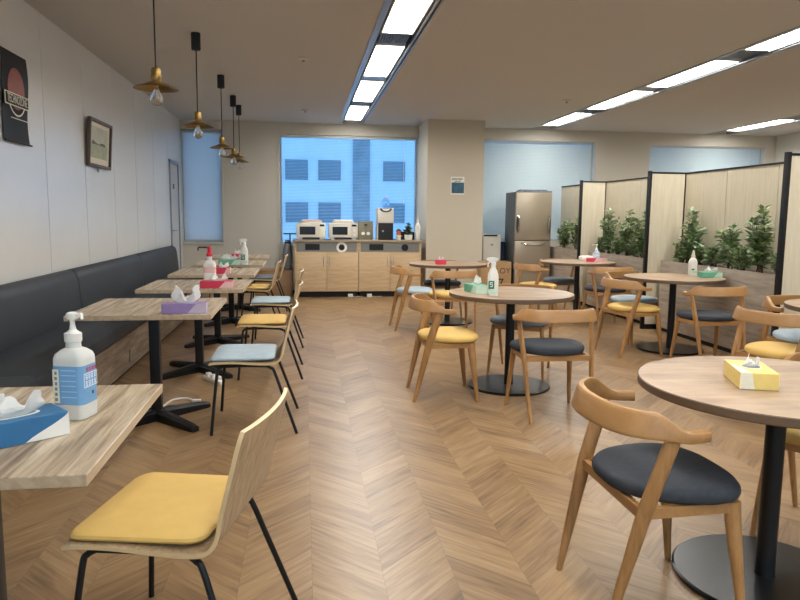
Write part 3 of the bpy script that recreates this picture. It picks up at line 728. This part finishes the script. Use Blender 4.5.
# big sanitizer bottle on the nearest table
t = thing('sanitizer_bottle', 'large white sanitizer pump bottle with blue label on nearest table', 'bottle', (-.648, 2.015, ZT+.001), -14)
part('body', lambda bm: sq_bottle2(bm, .09, .084, .205, .016), MT['clear'], t)
part('pump', lambda bm: pump(bm, .2185, .0175, .03, 1, .03), MT['white'], t)
def lab(bm): loft(bm, [rrect(.0912, .0852, .0166, .045), rrect(.0912, .0852, .0166, .155)], cap=False)
lb = part('label', lab, MT['bluelabel'], t)
part('label_box', lambda bm: [box(bm, .0457, .0463, y0, y1, z0, z1) for y0, y1, z0, z1 in ((-.032, .034, .130, .132), (-.032, .034, .092, .094), (-.032, -.030, .092, .132), (.032, .034, .092, .132))], MT['whiteink'], lb, smooth=False)
def glyphs(bm, y0, y1, n, zc, h, seed, x=.0457):
    rd = random.Random(seed); st = (y1-y0)/n
    for k in range(n):
        c = y0+st*(k+.5); ww = st*.36
        for q in range(3):
            z = zc+h*(-.38+.38*q); box(bm, x, x+.0006, c-ww*rd.uniform(.6, 1), c+ww*rd.uniform(.6, 1), z-h*.06, z+h*.06)
        for q in (-1, 1):
            y = c+q*ww*rd.uniform(.2, .8); box(bm, x, x+.0006, y-ww*.13, y+ww*.13, zc-h/2, zc+h/2)
part('label_text', lambda bm: [glyphs(bm, -.026, .030, 4, .121, .014, 1), glyphs(bm, -.026, .030, 4, .103, .014, 2)], MT['whiteink'], lb, smooth=False)
part('red_text', lambda bm: glyphs(bm, -.022, .032, 7, .142, .012, 3), MT['redink'], lb, smooth=False)
part('drop_mark', lambda bm: box(bm, .0457, .0463, .006, .013, .068, .077), MT['darkink'], lb)
def leftface(bm):
    box(bm, -.04, -.022, -.0434, -.0427, .05, .146)
part('side_panel', leftface, MT['cream'], lb)
def leftlines(bm):
    for z in (.142, .128, .112, .098, .082, .066): box(bm, -.016, .028, -.0434, -.0427, z, z+.0025)
part('side_text', leftlines, MT['skyblue'], lb)
def sidefig(bm):
    rd = random.Random(5)
    for k in range(6): z = .056+.015*k; box(bm, -.036+rd.uniform(-.002, .003), -.027, -.0439, -.0435, z, z+.009)
part('side_figures', sidefig, MT['greybag'], lb)
# red-pump bottle
t = thing('sanitizer_bottle', 'clear pump bottle with red head standing on a bench table', 'bottle', (-.79, 5.93, ZT+.001), 0)
part('body', lambda bm: sq_bottle(bm, .10, .07, .195, .02), MT['clear'], t)
part('pump', lambda bm: lathe(bm, [(.024, .226), (.026, .23), (.026, .25), (.017, .256), (.015, .285), (.018, .29), (.017, .305), (.006, .31)], 16), MT['redcap'], t)
part('nozzle', lambda bm: tube(bm, bezier([(0, 0, .30), (-.06, 0, .302), (-.088, 0, .30), (-.092, 0, .275)], 5), .006, 8), MT['blackmatte'], t)
part('label', lambda bm: loft(bm, [rrect(.1012, .0712, .0206, .09), rrect(.1012, .0712, .0206, .14)], cap=False), MT['pink'], t)
def trigger_bottle(loc, rz, label, s=1.0, lab='greenlabel', band='palegreen'):
    t = thing('spray_bottle', label, 'bottle', (loc[0], loc[1], ZT+.001), rz)
    t.scale = (s, s, s)
    part('body', lambda bm: loft(bm, [rrect(.072, .052, .022, 0), rrect(.078, .056, .024, .006), rrect(.08, .058, .025, .13), rrect(.074, .054, .024, .165), rrect(.05, .04, .018, .195), rrect(.034, .032, .015, .212), rrect(.034, .032, .015, .226)]), MT['white'], t, key='tb_body')
    def head(bm):
        lathe(bm, [(.019, .2265), (.02, .23), (.02, .245), (.014, .25)], 16)
        prism(bm, [(-.026, -.011, .25), (.016, -.011, .25), (.03, -.011, .262), (.03, -.011, .279), (.0, -.011, .286), (-.036, -.011, .282), (-.05, -.011, .276), (-.05, -.011, .262)], (0, .022, 0))
        prism(bm, [(-.03, -.006, .251), (-.045, -.006, .246), (-.042, -.006, .215), (-.036, -.006, .215), (-.034, -.006, .236), (-.022, -.006, .2505)], (0, .012, 0))
    part('spray_head', head, MT['white'], t, key='tb_head')
    lb = part('label', lambda bm: box(bm, -.036, .006, -.0305, -.0296, .055, .115), MT[lab], t)
    part('label_mark', lambda bm: ring2(bm), MT['whiteink'], lb, smooth=False)
    part('label_band', lambda bm: box(bm, -.036, .034, -.0305, -.0296, .022, .048), MT[band], t)
    return t
def ring2(bm):
    for z0, x0, x1 in ((.1, -.026, -.006), (.085, -.026, -.006), (.07, -.026, -.006)): box(bm, x0, x1, -.0312, -.0306, z0, z0+.004)
    box(bm, -.01, -.006, -.0312, -.0306, .07, .088); box(bm, -.026, -.022, -.0312, -.0306, .087, .103); box(bm, -.010, -.006, -.0312, -.0306, .095, .103)
trigger_bottle((1.372, 4.87), -8, 'white trigger spray bottle on the middle round table', 1.0)
trigger_bottle((-.685, 8.09), 0, 'white trigger spray bottle with green label on a bench table', 1.06)
# squeeze bottle near the plants
t = thing('squeeze_bottle', 'white squeeze bottle with pointed cap on round table near plants', 'bottle', (3.925, 6.50, ZT+.001), 0)
part('body', lambda bm: loft(bm, [rrect(.08, .06, .024, 0), rrect(.086, .064, .026, .006), rrect(.086, .064, .026, .14), rrect(.07, .056, .024, .165), rrect(.04, .036, .016, .185)]), MT['white'], t)
part('cap', lambda bm: lathe(bm, [(.02, .186), (.021, .19), (.02, .205), (.014, .215), (.011, .245), (.006, .262)], 16), MT['offwhite'], t)
part('label', lambda bm: box(bm, -.03, .0, -.0335, -.0326, .06, .075), MT['greenlabel'], t)
part('label_band', lambda bm: box(bm, -.035, .036, -.0335, -.0326, .03, .052), MT['palegreen'], t)
# light blue pump bottle
t = thing('pump_bottle', 'light blue round pump bottle with white head on far table', 'bottle', (3.93, 8.86, ZT+.001), 0)
part('body', lambda bm: lathe(bm, [(.046, 0), (.05, .005), (.05, .085), (.046, .105), (.03, .122), (.018, .127), (.018, .135)], 24), MT['skyblue'], t)
part('pump', lambda bm: pump(bm, .1355, .015, .06, -1, .035), MT['white'], t)
part('label', lambda bm: loft(bm, [circ(0, 0, .065, .0506), circ(0, 0, .10, .0506)], cap=False), MT['white'], t)
t = thing('wipes_pack', 'white wipes pack behind the red tissue box on far table', 'wipes', (3.80, 8.90, ZT+.001), 5)
part('packet', lambda bm: loft(bm, [rrect(.16, .09, .02, 0), rrect(.18, .10, .022, .012), rrect(.18, .10, .022, .05), rrect(.16, .085, .02, .062)]), MT['white'], t)
part('flap', lambda bm: box(bm, -.045, .045, -.025, .025, .0621, .07, bev=.003), MT['offwhite'], t)
t = thing('napkin_tray', 'pale pink open tray standing right of red tissue box on far table', 'tray', (3.945, 8.70, ZT+.001), 0)
part('tray', lambda bm: [box(bm, -.06, .06, -.04, .04, 0, .006), box(bm, -.06, .06, -.04, -.035, .006, .045), box(bm, -.06, .06, .035, .04, .006, .045), box(bm, -.06, -.055, -.035, .035, .006, .045), box(bm, .055, .06, -.035, .035, .006, .045)], MT['pink'], t, smooth=False)
part('napkins', lambda bm: box(bm, -.05, .05, -.03, .03, .0065, .035), MT['paper'], t, smooth=False)

# ------------------------------------------------------------------ partitions, planters, plants
XW = 4.485
FINY = [(2.90, 3.90), (5.22, 3.90), (7.66, 3.985), (9.83, 4.05)]
def partition(y0, y1, label):
    t = thing('partition_screen', label, 'partition', (XW, (y0+y1)/2, 0), 0, 'wood partition screens behind the planters')
    h = (y1-y0)/2; n = max(1, round((y1-y0)/.95)); st = (y1-y0)/n
    for k in range(n):
        part('panel', lambda bm: box(bm, -.02, .02, -h+st*k+.005, -h+st*(k+1)-.005, .06, 1.84), MT['panel'], t, smooth=False)
    part('top_rail', lambda bm: box(bm, -.024, .024, -h, h, 1.8405, 1.86), MT['black'], t, smooth=False)
    part('kick_rail', lambda bm: box(bm, -.024, .024, -h, h, 0, .0595), MT['black'], t, smooth=False)
def fin(y, xe, label):
    t = thing('partition_fin', label, 'partition', (xe, y, 0), 0, 'wood side screens with black posts')
    L = XW-.025-xe
    part('panel', lambda bm: box(bm, .0501, L-.012, -.018, .018, .06, 1.84), MT['panel'], t, smooth=False)
    part('post', lambda bm: box(bm, .012, .05, -.022, .022, 0, 1.87, bev=.002), MT['black'], t)
    part('top_rail', lambda bm: box(bm, .0501, L, -.022, .022, 1.8405, 1.86), MT['black'], t, smooth=False)
    part('kick_rail', lambda bm: box(bm, .0501, L, -.022, .022, 0, .0595), MT['black'], t, smooth=False)
    part('wall_channel', lambda bm: box(bm, L-.0115, L, -.022, .022, .06, 1.84), MT['black'], t, smooth=False)
partition(2.902, 5.218, 'wood partition beside the bare round table, nearest section to camera')
partition(5.222, 7.658, 'wood partition behind the planter nearest to the squeeze bottle table')
partition(7.662, 9.828, 'wood partition behind the middle planter')
partition(9.832, 11.62, 'wood partition nearest the back wall beside the fridge')
fin(5.22, 3.90, 'nearest wood side screen with thick black post by the frame edge')
fin(7.66, 3.985, 'wood side screen with black post between the first and middle planters')
fin(9.83, 4.05, 'wood side screen with black post beside the far planter table')
PLX0, PLX1, PLZ = 4.165, 4.45, .83
def planter(y0, y1, label, x0=PLX0):
    t = thing('planter_box', label, 'planter', ((x0+PLX1)/2, (y0+y1)/2, 0), 0, 'tall wooden planter boxes')
    h = (y1-y0)/2; wx = (PLX1-x0)/2
    def b(bm):
        box(bm, -wx, -wx+.018, -h, h, .045, PLZ); box(bm, wx-.018, wx, -h, h, .045, PLZ)
        box(bm, -wx+.018, wx-.018, -h, -h+.018, .045, PLZ); box(bm, -wx+.018, wx-.018, h-.018, h, .045, PLZ)
        box(bm, -wx+.018, wx-.018, -h+.018, h-.018, .3, .32)
    part('box', b, MT['planter'], t, smooth=False)
    part('plinth', lambda bm: box(bm, -wx+.02, wx, -h+.01, h-.01, 0, .0445), MT['blackmatte'], t, smooth=False)
    part('soil', lambda bm: box(bm, -wx+.0185, wx-.0185, -h+.0185, h-.0185, .7, .79), MT['soil'], t, smooth=False)
planter(3.05, 5.10, 'narrow wooden planter box beside the bare round table', 4.295)
planter(5.30, 7.57, 'long wooden planter box beside the squeeze bottle table')
planter(7.78, 9.68, 'long wooden planter box beside the light blue bottle table')
planter(9.95, 11.45, 'wooden planter box next to the fridge')
def foliage(seed, h, spread, nst, leafn, ls, mat_seed=0):
    """returns (stems_fn, leaves_fn)"""
    rd = random.Random(seed); stems = []
    for s in range(nst):
        a = rd.uniform(0, 2*PI); lean = rd.uniform(.15, 1)*spread*(0.35 if s == 0 else 1); hh = h*(1 if s == 0 else rd.uniform(.45, .88))
        top = Vector((lean*math.cos(a)*.45, lean*math.sin(a), hh))
        base = Vector((rd.uniform(-.03, .03), rd.uniform(-.05, .05), -.04))
        mid = (base+top)/2+Vector((rd.uniform(-.02, .02), rd.uniform(-.04, .04), .03))
        stems.append(bezier([base, mid, top], 7))
    def sf(bm):
        for p in stems: tube(bm, p, [.006*(1-.75*i/(len(p)-1)) for i in range(len(p))], 6)
    def lf(bm):
        r2 = random.Random(seed+99)
        for si, p in enumerate(stems):
            for k in range(leafn):
                f = r2.uniform(.12, 1.0)**.8; q = f*(len(p)-1); i = min(int(q), len(p)-2); b = p[i].lerp(p[i+1], q-i)
                a = r2.uniform(0, 2*PI); el = r2.uniform(-.2, .9)
                d = Vector((math.cos(a)*math.cos(el)*.8, math.sin(a)*math.cos(el), math.sin(el))).normalized()
                side = d.cross(Vector((r2.uniform(-.4, .4), r2.uniform(-.4, .4), 1))).normalized(); nn = side.cross(d)
                l = ls*r2.uniform(.7, 1.25)*(1.15-.45*f); wv = l*r2.uniform(.2, .3)
                b = b+d*.008
                # keep clear of the back panel and the box rim
                if b.x+d.x*l > .10 or b.z < .01 or b.z+d.z*l < .012: continue
                v = [bm.verts.new(x) for x in (b, b+d*l*.45+side*wv+nn*.004, b+d*l-nn*l*.12, b+d*l*.45-side*wv+nn*.004, b+d*l*.5-nn*wv*.3)]
                mi = r2.choice((0, 0, 1, 1, 2))
                for tri in ((0, 4, 1), (1, 4, 2), (2, 4, 3), (3, 4, 0)): bm.faces.new([v[x] for x in tri]).material_index = mi
    return sf, lf
LM = [MT['leaf'], MT['leaf2'], MT['leaf3']]
def plant(y, h, spread, nst, leafn, ls, label, seed, group, dx=0):
    t = thing('leafy_plant', label, 'plant', ((PLX0+PLX1)/2+dx, y, .832), 0, group)
    sf, lf = foliage(seed, h, spread, nst, leafn, ls)
    part('stems', sf, MT['stem'], t); part('leaves', lf, LM, t, smooth=False)
TG, LG = 'tall leafy plants in the planters', 'low leafy plants in the planters'
plant(7.2, .58, .22, 8, 66, .10, 'tall leafy plant at far end of the squeeze bottle planter', 1, TG)
plant(6.50, .40, .18, 7, 62, .105, 'tall leafy plant in the middle of the squeeze bottle planter', 2, TG)
plant(5.97, .58, .20, 8, 66, .10, 'tall leafy plant at near end of squeeze bottle planter by black post', 3, TG)
plant(9.30, .60, .24, 9, 60, .095, 'tall leafy plant at far end of the light blue bottle planter', 4, TG)
plant(8.72, .58, .26, 9, 60, .10, 'tall leafy plant in the middle of the light blue bottle planter', 5, TG)
plant(8.30, .56, .24, 9, 60, .10, 'tall leafy plant at near end of the light blue bottle planter', 15, TG)
plant(11.0, .42, .24, 8, 60, .09, 'tall leafy plant next to the fridge in the far planter', 6, TG)
plant(10.45, .50, .28, 9, 64, .09, 'bushy leafy plant behind the far post in the far planter', 7, TG)
lows = [(7.36, 'at far end of squeeze bottle planter'), (7.0, 'beside the far tall plant of squeeze bottle planter'), (6.74, 'between the far and middle tall plants of squeeze bottle planter'), (6.26, 'between the middle and near tall plants of squeeze bottle planter'), (5.72, 'just past the near tall plant of squeeze bottle planter'), (5.48, 'nearest the black post in squeeze bottle planter'), (9.5, 'at far end of the light blue bottle planter'), (9.0, 'between the far and middle plants of light blue bottle planter'), (8.5, 'between the middle and near plants of light blue bottle planter'), (8.0, 'at near end of the light blue bottle planter'), (10.15, 'at near end of the far planter')]
for k, (y, l) in enumerate(lows): plant(y, .20, .20, 11, 40, .085, 'low bright green shrub '+l, 30+k, LG)
plant(4.70, .34, .2, 7, 50, .08, 'leafy plant in the planter beyond the nearest black post', 50, TG, .05)

# ------------------------------------------------------------------ recycling cabinets and worktop
CY0, CY1 = 11.08, 11.80
def cabinet(x0, x1, label, ringmat):
    t = thing('recycling_cabinet', label, 'cabinet', ((x0+x1)/2, CY0, 0), 0, 'oak recycling cabinets under the worktop')
    h = (x1-x0)/2; D = CY1-CY0
    def body(bm):
        box(bm, -h, -h+.03, .0, D, .09, .892); box(bm, h-.03, h, .0, D, .09, .892); box(bm, -h+.03, h-.03, .03, D, .09, .12); box(bm, -h+.03, h-.03, D-.02, D, .12, .892)
        box(bm, -h+.03, h-.03, .005, D-.02, .72, .735)
    part('body', body, MT['beech'], t, smooth=False)
    bd = part('fascia', lambda bm: box(bm, -h+.031, h-.031, .01, .02, .736, .89), MT['band'], t, smooth=False)
    part('slot', lambda bm: [box(bm, -h+.17, -h+.40, .001, .0095, .765, .862)]+[box(bm, -h+.18+k*.043, -h+.184+k*.043, -.002, .0008, .77, .857) for k in range(6)], MT['blackmatte'], bd, smooth=False)
    def hole(bm, r0, r1, y0, y1):
        rings = [[(h-.27+r*math.cos(2*PI*k/32), y, .808+r*math.sin(2*PI*k/32)) for k in range(32)] for r, y in ((r0, y1), (r1, y1), (r1, y0), (r0, y0))]
        loft(bm, rings, closed=True)
    rg = part('hole_ring_or_glow', lambda bm: hole(bm, .048, .085 if ringmat == 'white' else .056, .002, .0095), MT[ringmat], bd)  # the wide white version is a glow reflection painted as a ring
    part('hole', lambda bm: loft(bm, [[(h-.27+.048*math.cos(2*PI*k/32), y, .808+.048*math.sin(2*PI*k/32)) for k in range(32)] for y in (.001, .0095)]), MT['blackmatte'], bd)
    part('plinth', lambda bm: box(bm, -h+.02, h-.02, .07, D, 0, .089), MT['blackmatte'], t, smooth=False)
    for s in (-1, 1):
        d = part('door', lambda bm: box(bm, .003, h-.004, -.018, -.001, .10, .718, bev=.002), MT['beech'], t, key='cdoor%.2f' % h)
        if s < 0: d.location = (-h+.001, 0, 0)
        part('handle', lambda bm: [tube(bm, [(0, -.045, .51), (0, -.045, .655)], .006, 8), tube(bm, [(0, -.0185, .53), (0, -.045, .53)], .004, 6), tube(bm, [(0, -.0185, .635), (0, -.045, .635)], .004, 6)], MT['silver'], d, key='chandle').location = ((.05 if s > 0 else h-.05), 0, 0)
cabinet(-.155, .868, 'oak recycling cabinet under the microwaves with painted reflection round its hole', 'white')
cabinet(.874, 1.897, 'oak recycling cabinet under the white and black dispenser next to the column', 'blackmatte')
o = obj('worktop', mesh(None, lambda bm: box(bm, -.185, 1.925, CY0-.03, CY1+.01, .894, .925, bev=.003), MT['worktop']))
tag(o, 'long thin wood worktop across the two recycling cabinets', 'worktop')
ZW = .926
def microwave(x0, x1, y, label, papers):
    wd = x1-x0; t = thing('microwave_oven', label, 'microwave', ((x0+x1)/2, y, ZW), 0, 'white microwaves on the worktop')
    h = wd/2; Hm = .265
    part('body', lambda bm: box(bm, -h, h, 0, .36, .035, Hm, bev=.008), MT['offwhite'], t)
    d = part('door', lambda bm: box(bm, -h+.003, h-.105, -.022, -.001, .04, Hm-.006, bev=.005), MT['offwhite'], t)
    part('door_glass', lambda bm: box(bm, -h+.055, h-.165, -.0245, -.0222, .08, Hm-.055), MT['screen'], d)
    cp = part('control_panel', lambda bm: box(bm, h-.103, h-.003, -.018, -.001, .04, Hm-.006, bev=.004), MT['cream' if papers == 0 else 'offwhite'], t)
    part('display', lambda bm: box(bm, h-.095, h-.02, -.0205, -.0182, Hm-.05, Hm-.018), MT['screen'], cp)
    for k in range(2): part('dial', lambda bm: loft(bm, [[(h-.055+.018*math.cos(2*PI*q/20), yy, .08+.07*k+.018*math.sin(2*PI*q/20)) for q in range(20)] for yy in (-.03, -.0182)]), MT['white'], cp)
    for sx in (-1, 1): part('foot', lambda bm: box(bm, sx*(h-.06)-.03, sx*(h-.06)+.03, .02, .3, 0, .0349), MT['white'], t)
    part('underside', lambda bm: box(bm, -h+.1, h-.1, .01, .3, .012, .0349), MT['blackmatte'], t)
microwave(-.125, .345, 11.22, 'white microwave at the left end of the worktop', 0)
microwave(.40, .865, 11.22, 'white microwave beside the khaki tin box', 1)
zt = ZW+.267
def cloth_stack(x, y, w, cols, label, name='folded_towels'):
    t = thing(name, label, 'cloths', (x, y, zt))
    for k, c in enumerate(cols):
        part('folded_cloth', lambda bm: loft(bm, [rrect(w-.02-.03*k, .2, .03, .028*k), rrect(w-.03*k, .22, .04, .028*k+.012), rrect(w-.02-.03*k, .2, .03, .028*k+.026)]), MT[c], t)
cloth_stack(.12, 11.40, .36, ('offwhite', 'pink'), 'folded pink and white cloths on the left microwave')
cloth_stack(.64, 11.40, .36, ('offwhite', 'offwhite'), 'folded white cloths on the second microwave')
t = thing('tin_box', 'khaki metal box with two pale labels between microwave and dispenser', 'tin box', (.997, 11.22, ZW))
part('body', lambda bm: box(bm, -.122, .122, 0, .25, 0, .285, bev=.008), MT['tin'], t)
part('lid', lambda bm: box(bm, -.125, .125, -.003, .253, .2855, .302, bev=.005), MT['tin'], t)
part('latch', lambda bm: box(bm, -.025, .025, -.012, -.0005, .235, .255, bev=.003), MT['blackmatte'], t)
for s in (-1, 1): part('label', lambda bm: loft(bm, [[(s*.042+.03*math.cos(2*PI*k/20), yy, .105+.026*math.sin(2*PI*k/20)) for k in range(20)] for yy in (-.002, -.0002)]), MT['paper'], t)
t = thing('drink_dispenser', 'tall drink dispenser with white top and black lower half', 'dispenser', (1.325, 11.22, ZW))
part('lower_body', lambda bm: box(bm, -.125, .125, 0, .3, 0, .275, bev=.006), MT['blackmatte'], t)
part('upper_body', lambda bm: box(bm, -.135, .13, -.02, .3, .2755, .52, bev=.012), MT['offwhite'], t)
part('side_strip', lambda bm: box(bm, -.138, -.1255, -.005, .295, 0, .275), MT['offwhite'], t)
part('display', lambda bm: prism(bm, [(.10*math.cos(a), -.0245, .515+.065*math.sin(a)) for a in [PI+PI*k/16 for k in range(17)]], (0, .004, 0)), MT['frame_dark'], t)
part('display_light', lambda bm: prism(bm, [(.065*math.cos(a), -.0265, .507+.035*math.sin(a)) for a in [PI+PI*k/16 for k in range(17)]], (0, .0018, 0)), MT['white'], t)
part('badge', lambda bm: box(bm, -.06, -.03, -.002, -.0002, .13, .16), MT['greybag'], t)
t = thing('clear_jar', 'clear jar standing on top of the drink dispenser', 'jar', (1.335, 11.33, ZW+.521))
part('vessel', lambda bm: lathe(bm, [(.055, 0), (.06, .004), (.06, .12), (.04, .15), (.025, .16)], 20), glass('jar glass', (225, 236, 246), .05, 1.15), t)
part('lid', lambda bm: lathe(bm, [(.028, .1605), (.028, .178)], 16), MT['pink'], t)
t = thing('cup_stack', 'orange and cream cup stack standing next to the drink dispenser', 'cups', (1.545, 11.24, ZW))
for k, (c, z) in enumerate((('cream', 0), ('terracotta', .075))):
    part('cup', lambda bm: lathe(bm, [(.034, z), (.038, z+.06), (.05, z+.062), (.05, z+.0735)], 20), MT[c], t)
part('cup_lid', lambda bm: lathe(bm, [(.03, .149), (.045, .152), (.03, .17), (.012, .18)], 16), MT['blackmatte'], t)
t = thing('potted_plant', 'small dark-leaved plant in white pot on the worktop', 'plant', (1.71, 11.26, ZW))
part('pot', lambda bm: lathe(bm, [(.05, 0), (.062, .004), (.068, .085), (.062, .086), (.058, .07)], 24), MT['white'], t)
sf, lf = foliage(71, .2, .11, 7, 26, .07)
part('stems', sf, MT['stem'], t).location.z = .085
part('leaves', lf, [MT['leaf'], MT['blackmatte'], MT['leaf']], t, smooth=False).location.z = .085
for q, (dx, hh, m) in enumerate(((-.155, .12, 'darkink'),)):
    pass
t = thing('black_caddy', 'low black caddy behind the small plant on worktop', 'caddy', (1.70, 11.46, ZW))
part('caddy_body', lambda bm: [box(bm, -.13, .13, -.06, .06, 0, .008), box(bm, -.13, .13, -.06, -.052, .008, .13), box(bm, -.13, .13, .052, .06, .008, .13), box(bm, -.13, -.122, -.052, .052, .008, .13), box(bm, .122, .13, -.052, .052, .008, .13)], MT['blackmatte'], t, smooth=False)
t = thing('detergent_bottle', 'tall white bottle at the right end of worktop by column', 'bottle', (1.868, 11.28, ZW))
part('body', lambda bm: loft(bm, [rrect(.08, .06, .02, 0), rrect(.086, .065, .022, .006), rrect(.086, .065, .022, .22), rrect(.06, .05, .02, .265), rrect(.03, .03, .014, .285)]), MT['white'], t)
part('cap', lambda bm: lathe(bm, [(.02, .2855), (.02, .32), (.012, .335), (.008, .36)], 14), MT['offwhite'], t)
# things left of the cabinets
t = thing('low_wood_box', 'low brown wood box on the floor left of the cabinets', 'box', (-.50, 11.55, 0))
part('body', lambda bm: box(bm, -.30, .30, -.2, .2, .0, .40, bev=.004), MT['beechdark'], t)
part('lid', lambda bm: box(bm, -.31, .31, -.21, .21, .4005, .42, bev=.003), MT['beechdark'], t)
t = thing('waste_bag', 'grey plastic bag standing on the low wood box', 'bag', (-.275, 11.50, .421))
part('sack', lambda bm: loft(bm, [rrect(.12, .18, .05, 0, 6), rrect(.16, .24, .07, .05, 6), rrect(.16, .24, .07, .25, 6), rrect(.12, .20, .05, .38, 6), rrect(.05, .09, .02, .45, 6), rrect(.09, .14, .03, .49, 6)]), MT['greybag'], t)
part('tie', lambda bm: box(bm, -.04, .04, -.06, .06, .435, .455, bev=.01), MT['blackmatte'], t)
t = thing('tap_stand', 'thin black T-shaped stand left of the microwaves in front of window', 'stand', (-.24, 11.92, 0))
part('post', lambda bm: tube(bm, [(0, 0, .02), (0, 0, .99)], .012, 8), MT['blackmatte'], t)
part('crossbar', lambda bm: tube(bm, [(-.11, 0, 1.0), (.11, 0, 1.0)], .012, 8), MT['blackmatte'], t)
part('foot', lambda bm: lathe(bm, [(.09, 0), (.09, .015), (.02, .02)], 20), MT['blackmatte'], t)

# ------------------------------------------------------------------ fridge corner
t = thing('fridge', 'tall silver two-door fridge beside the last planter', 'fridge', (3.79, 11.08, 0))
part('body', lambda bm: box(bm, -.31, .31, .06, .60, .03, 1.735, bev=.006), MT['fridgeside'], t)
part('top_trim', lambda bm: box(bm, -.305, .305, .0, .055, 1.728, 1.755, bev=.004), MT['greybag'], t)
d = part('door', lambda bm: box(bm, -.31, .31, 0, .055, .935, 1.725, bev=.012), MT['steel'], t)
for s in (-1, 1):
    part('door_handle', lambda bm: tube(bm, bezier([(s*.275, -.002, 1.35), (s*.262, -.03, 1.31), (s*.255, -.034, 1.2), (s*.262, -.03, 1.10), (s*.275, -.002, 1.06)], 6), .012, 8), MT['chrome'], d)
    part('handle_recess', lambda bm: loft(bm, [[(s*.275+.024*math.cos(2*PI*k/20), yy, 1.2+.13*math.sin(2*PI*k/20)) for k in range(20)] for yy in (-.003, -.0002)]), MT['frame_dark'], d)
for z0, z1, nm in ((.50, .925, 'upper'), (.08, .49, 'lower')):
    dd = part('drawer', lambda bm: box(bm, -.31, .31, 0, .055, z0, z1, bev=.012), MT['steel'], t)
    part('drawer_handle', lambda bm: tube(bm, bezier([(-.20, -.002, z1-.03), (-.15, -.03, z1-.05), (0, -.036, z1-.062), (.15, -.03, z1-.05), (.20, -.002, z1-.03)], 6), .014, 8), MT['chrome'], dd)
part('foot', lambda bm: box(bm, -.29, .29, .03, .55, 0, .0295), MT['blackmatte'], t)
def rows(bm):
    for k in range(6): box(bm, -.2+.07*k, -.15+.07*k, .05, .3, 1.7555, 1.768)
t2 = thing('storage_tin', 'row of small flat tins lying on top of the fridge', 'tins', (3.79, 11.1, 1.756))
part('tins', lambda bm: [box(bm, -.22+.08*k, -.16+.08*k, .03, .2, 0, .02, bev=.003) for k in range(6)], MT['greybag'], t2)
t = thing('white_bin', 'white cabinet bin with black top edge between column and fridge', 'bin', (3.19, 11.45, 0))
part('body', lambda bm: box(bm, -.155, .155, 0, .36, .0, .985, bev=.006), MT['offwhite'], t)
part('lid', lambda bm: box(bm, -.158, .158, -.004, .36, .9855, 1.02, bev=.006), MT['white'], t)
part('opening', lambda bm: box(bm, -.15, .09, -.006, -.0045, .988, 1.016), MT['blackmatte'], t)
part('badge', lambda bm: box(bm, -.02, .02, -.002, -.0002, .83, .86), MT['greybag'], t)
t = thing('locker', 'narrow navy blue locker between white bin and fridge', 'locker', (3.42, 11.62, 0))
part('body', lambda bm: box(bm, -.05, .05, 0, .3, 0, .89), MT['navy'], t, smooth=False)
part('top_ledge', lambda bm: box(bm, -.052, .052, -.02, .3, .8905, .91), MT['skyblue'], t, smooth=False)
t = thing('cardboard_box', 'brown cardboard box with printed letters in front of the white bin', 'box', (3.14, 10.98, 0))
part('carton', lambda bm: box(bm, -.26, .26, 0, .36, 0, .575, bev=.003), MT['carton'], t)
part('flap', lambda bm: [box(bm, -.26, -.005, .0, .36, .5755, .58), box(bm, .005, .26, 0, .36, .5755, .58)], MT['carton'], t, smooth=False)
lettering('LOY', MT['darkink'], t, .13, (.12, -.0008, .43), (PI/2, 0, 0))
lettering('7-', MT['darkink'], t, .22, (.12, -.0008, .22), (PI/2, 0, 0))
part('print_band', lambda bm: marks(bm, [.54], -.24, .0, -.0003, .04, 8), MT['darkink'], t, smooth=False)

# ------------------------------------------------------------------ cables on the floor
t = thing('power_cable', 'white power cable curling over the floor by the table feet', 'cable', (-.9, 4.8, 0))
part('cord', lambda bm: tube(bm, bezier([(-.10, -.22, .008), (-.07, -.05, .008), (-.03, .12, .008), (.06, .15, .008), (.13, .06, .008)], 8), .007, 8), MT['cable'], t)
part('plug', lambda bm: box(bm, .115, .17, .03, .065, .0, .026, bev=.005), MT['white'], t)
t = thing('power_strip', 'white power strip on the floor under the second bench table', 'power strip', (-.72, 5.47, 0), -55)
part('strip', lambda bm: box(bm, -.14, .14, -.025, .025, 0, .03, bev=.006), MT['white'], t)
for k in range(3): part('plug', lambda bm: box(bm, -.1+.08*k, -.06+.08*k, -.018, .018, .0305, .06, bev=.004), MT['white'], t)
for k, x in enumerate((.74, 1.05)):
    t = thing('plug_adapter', 'small white plug under %s recycling cabinet' % ('the left' if k == 0 else 'the right'), 'plug', (x, 11.10, 0))
    part('adapter', lambda bm: box(bm, -.04, .04, -.03, .03, 0, .05, bev=.006), MT['white'], t)
    part('lead', lambda bm: tube(bm, bezier([(.04, 0, .012), (.1, -.02, .008), (.2, 0, .008)], 5), .005, 6), MT['cable'], t)
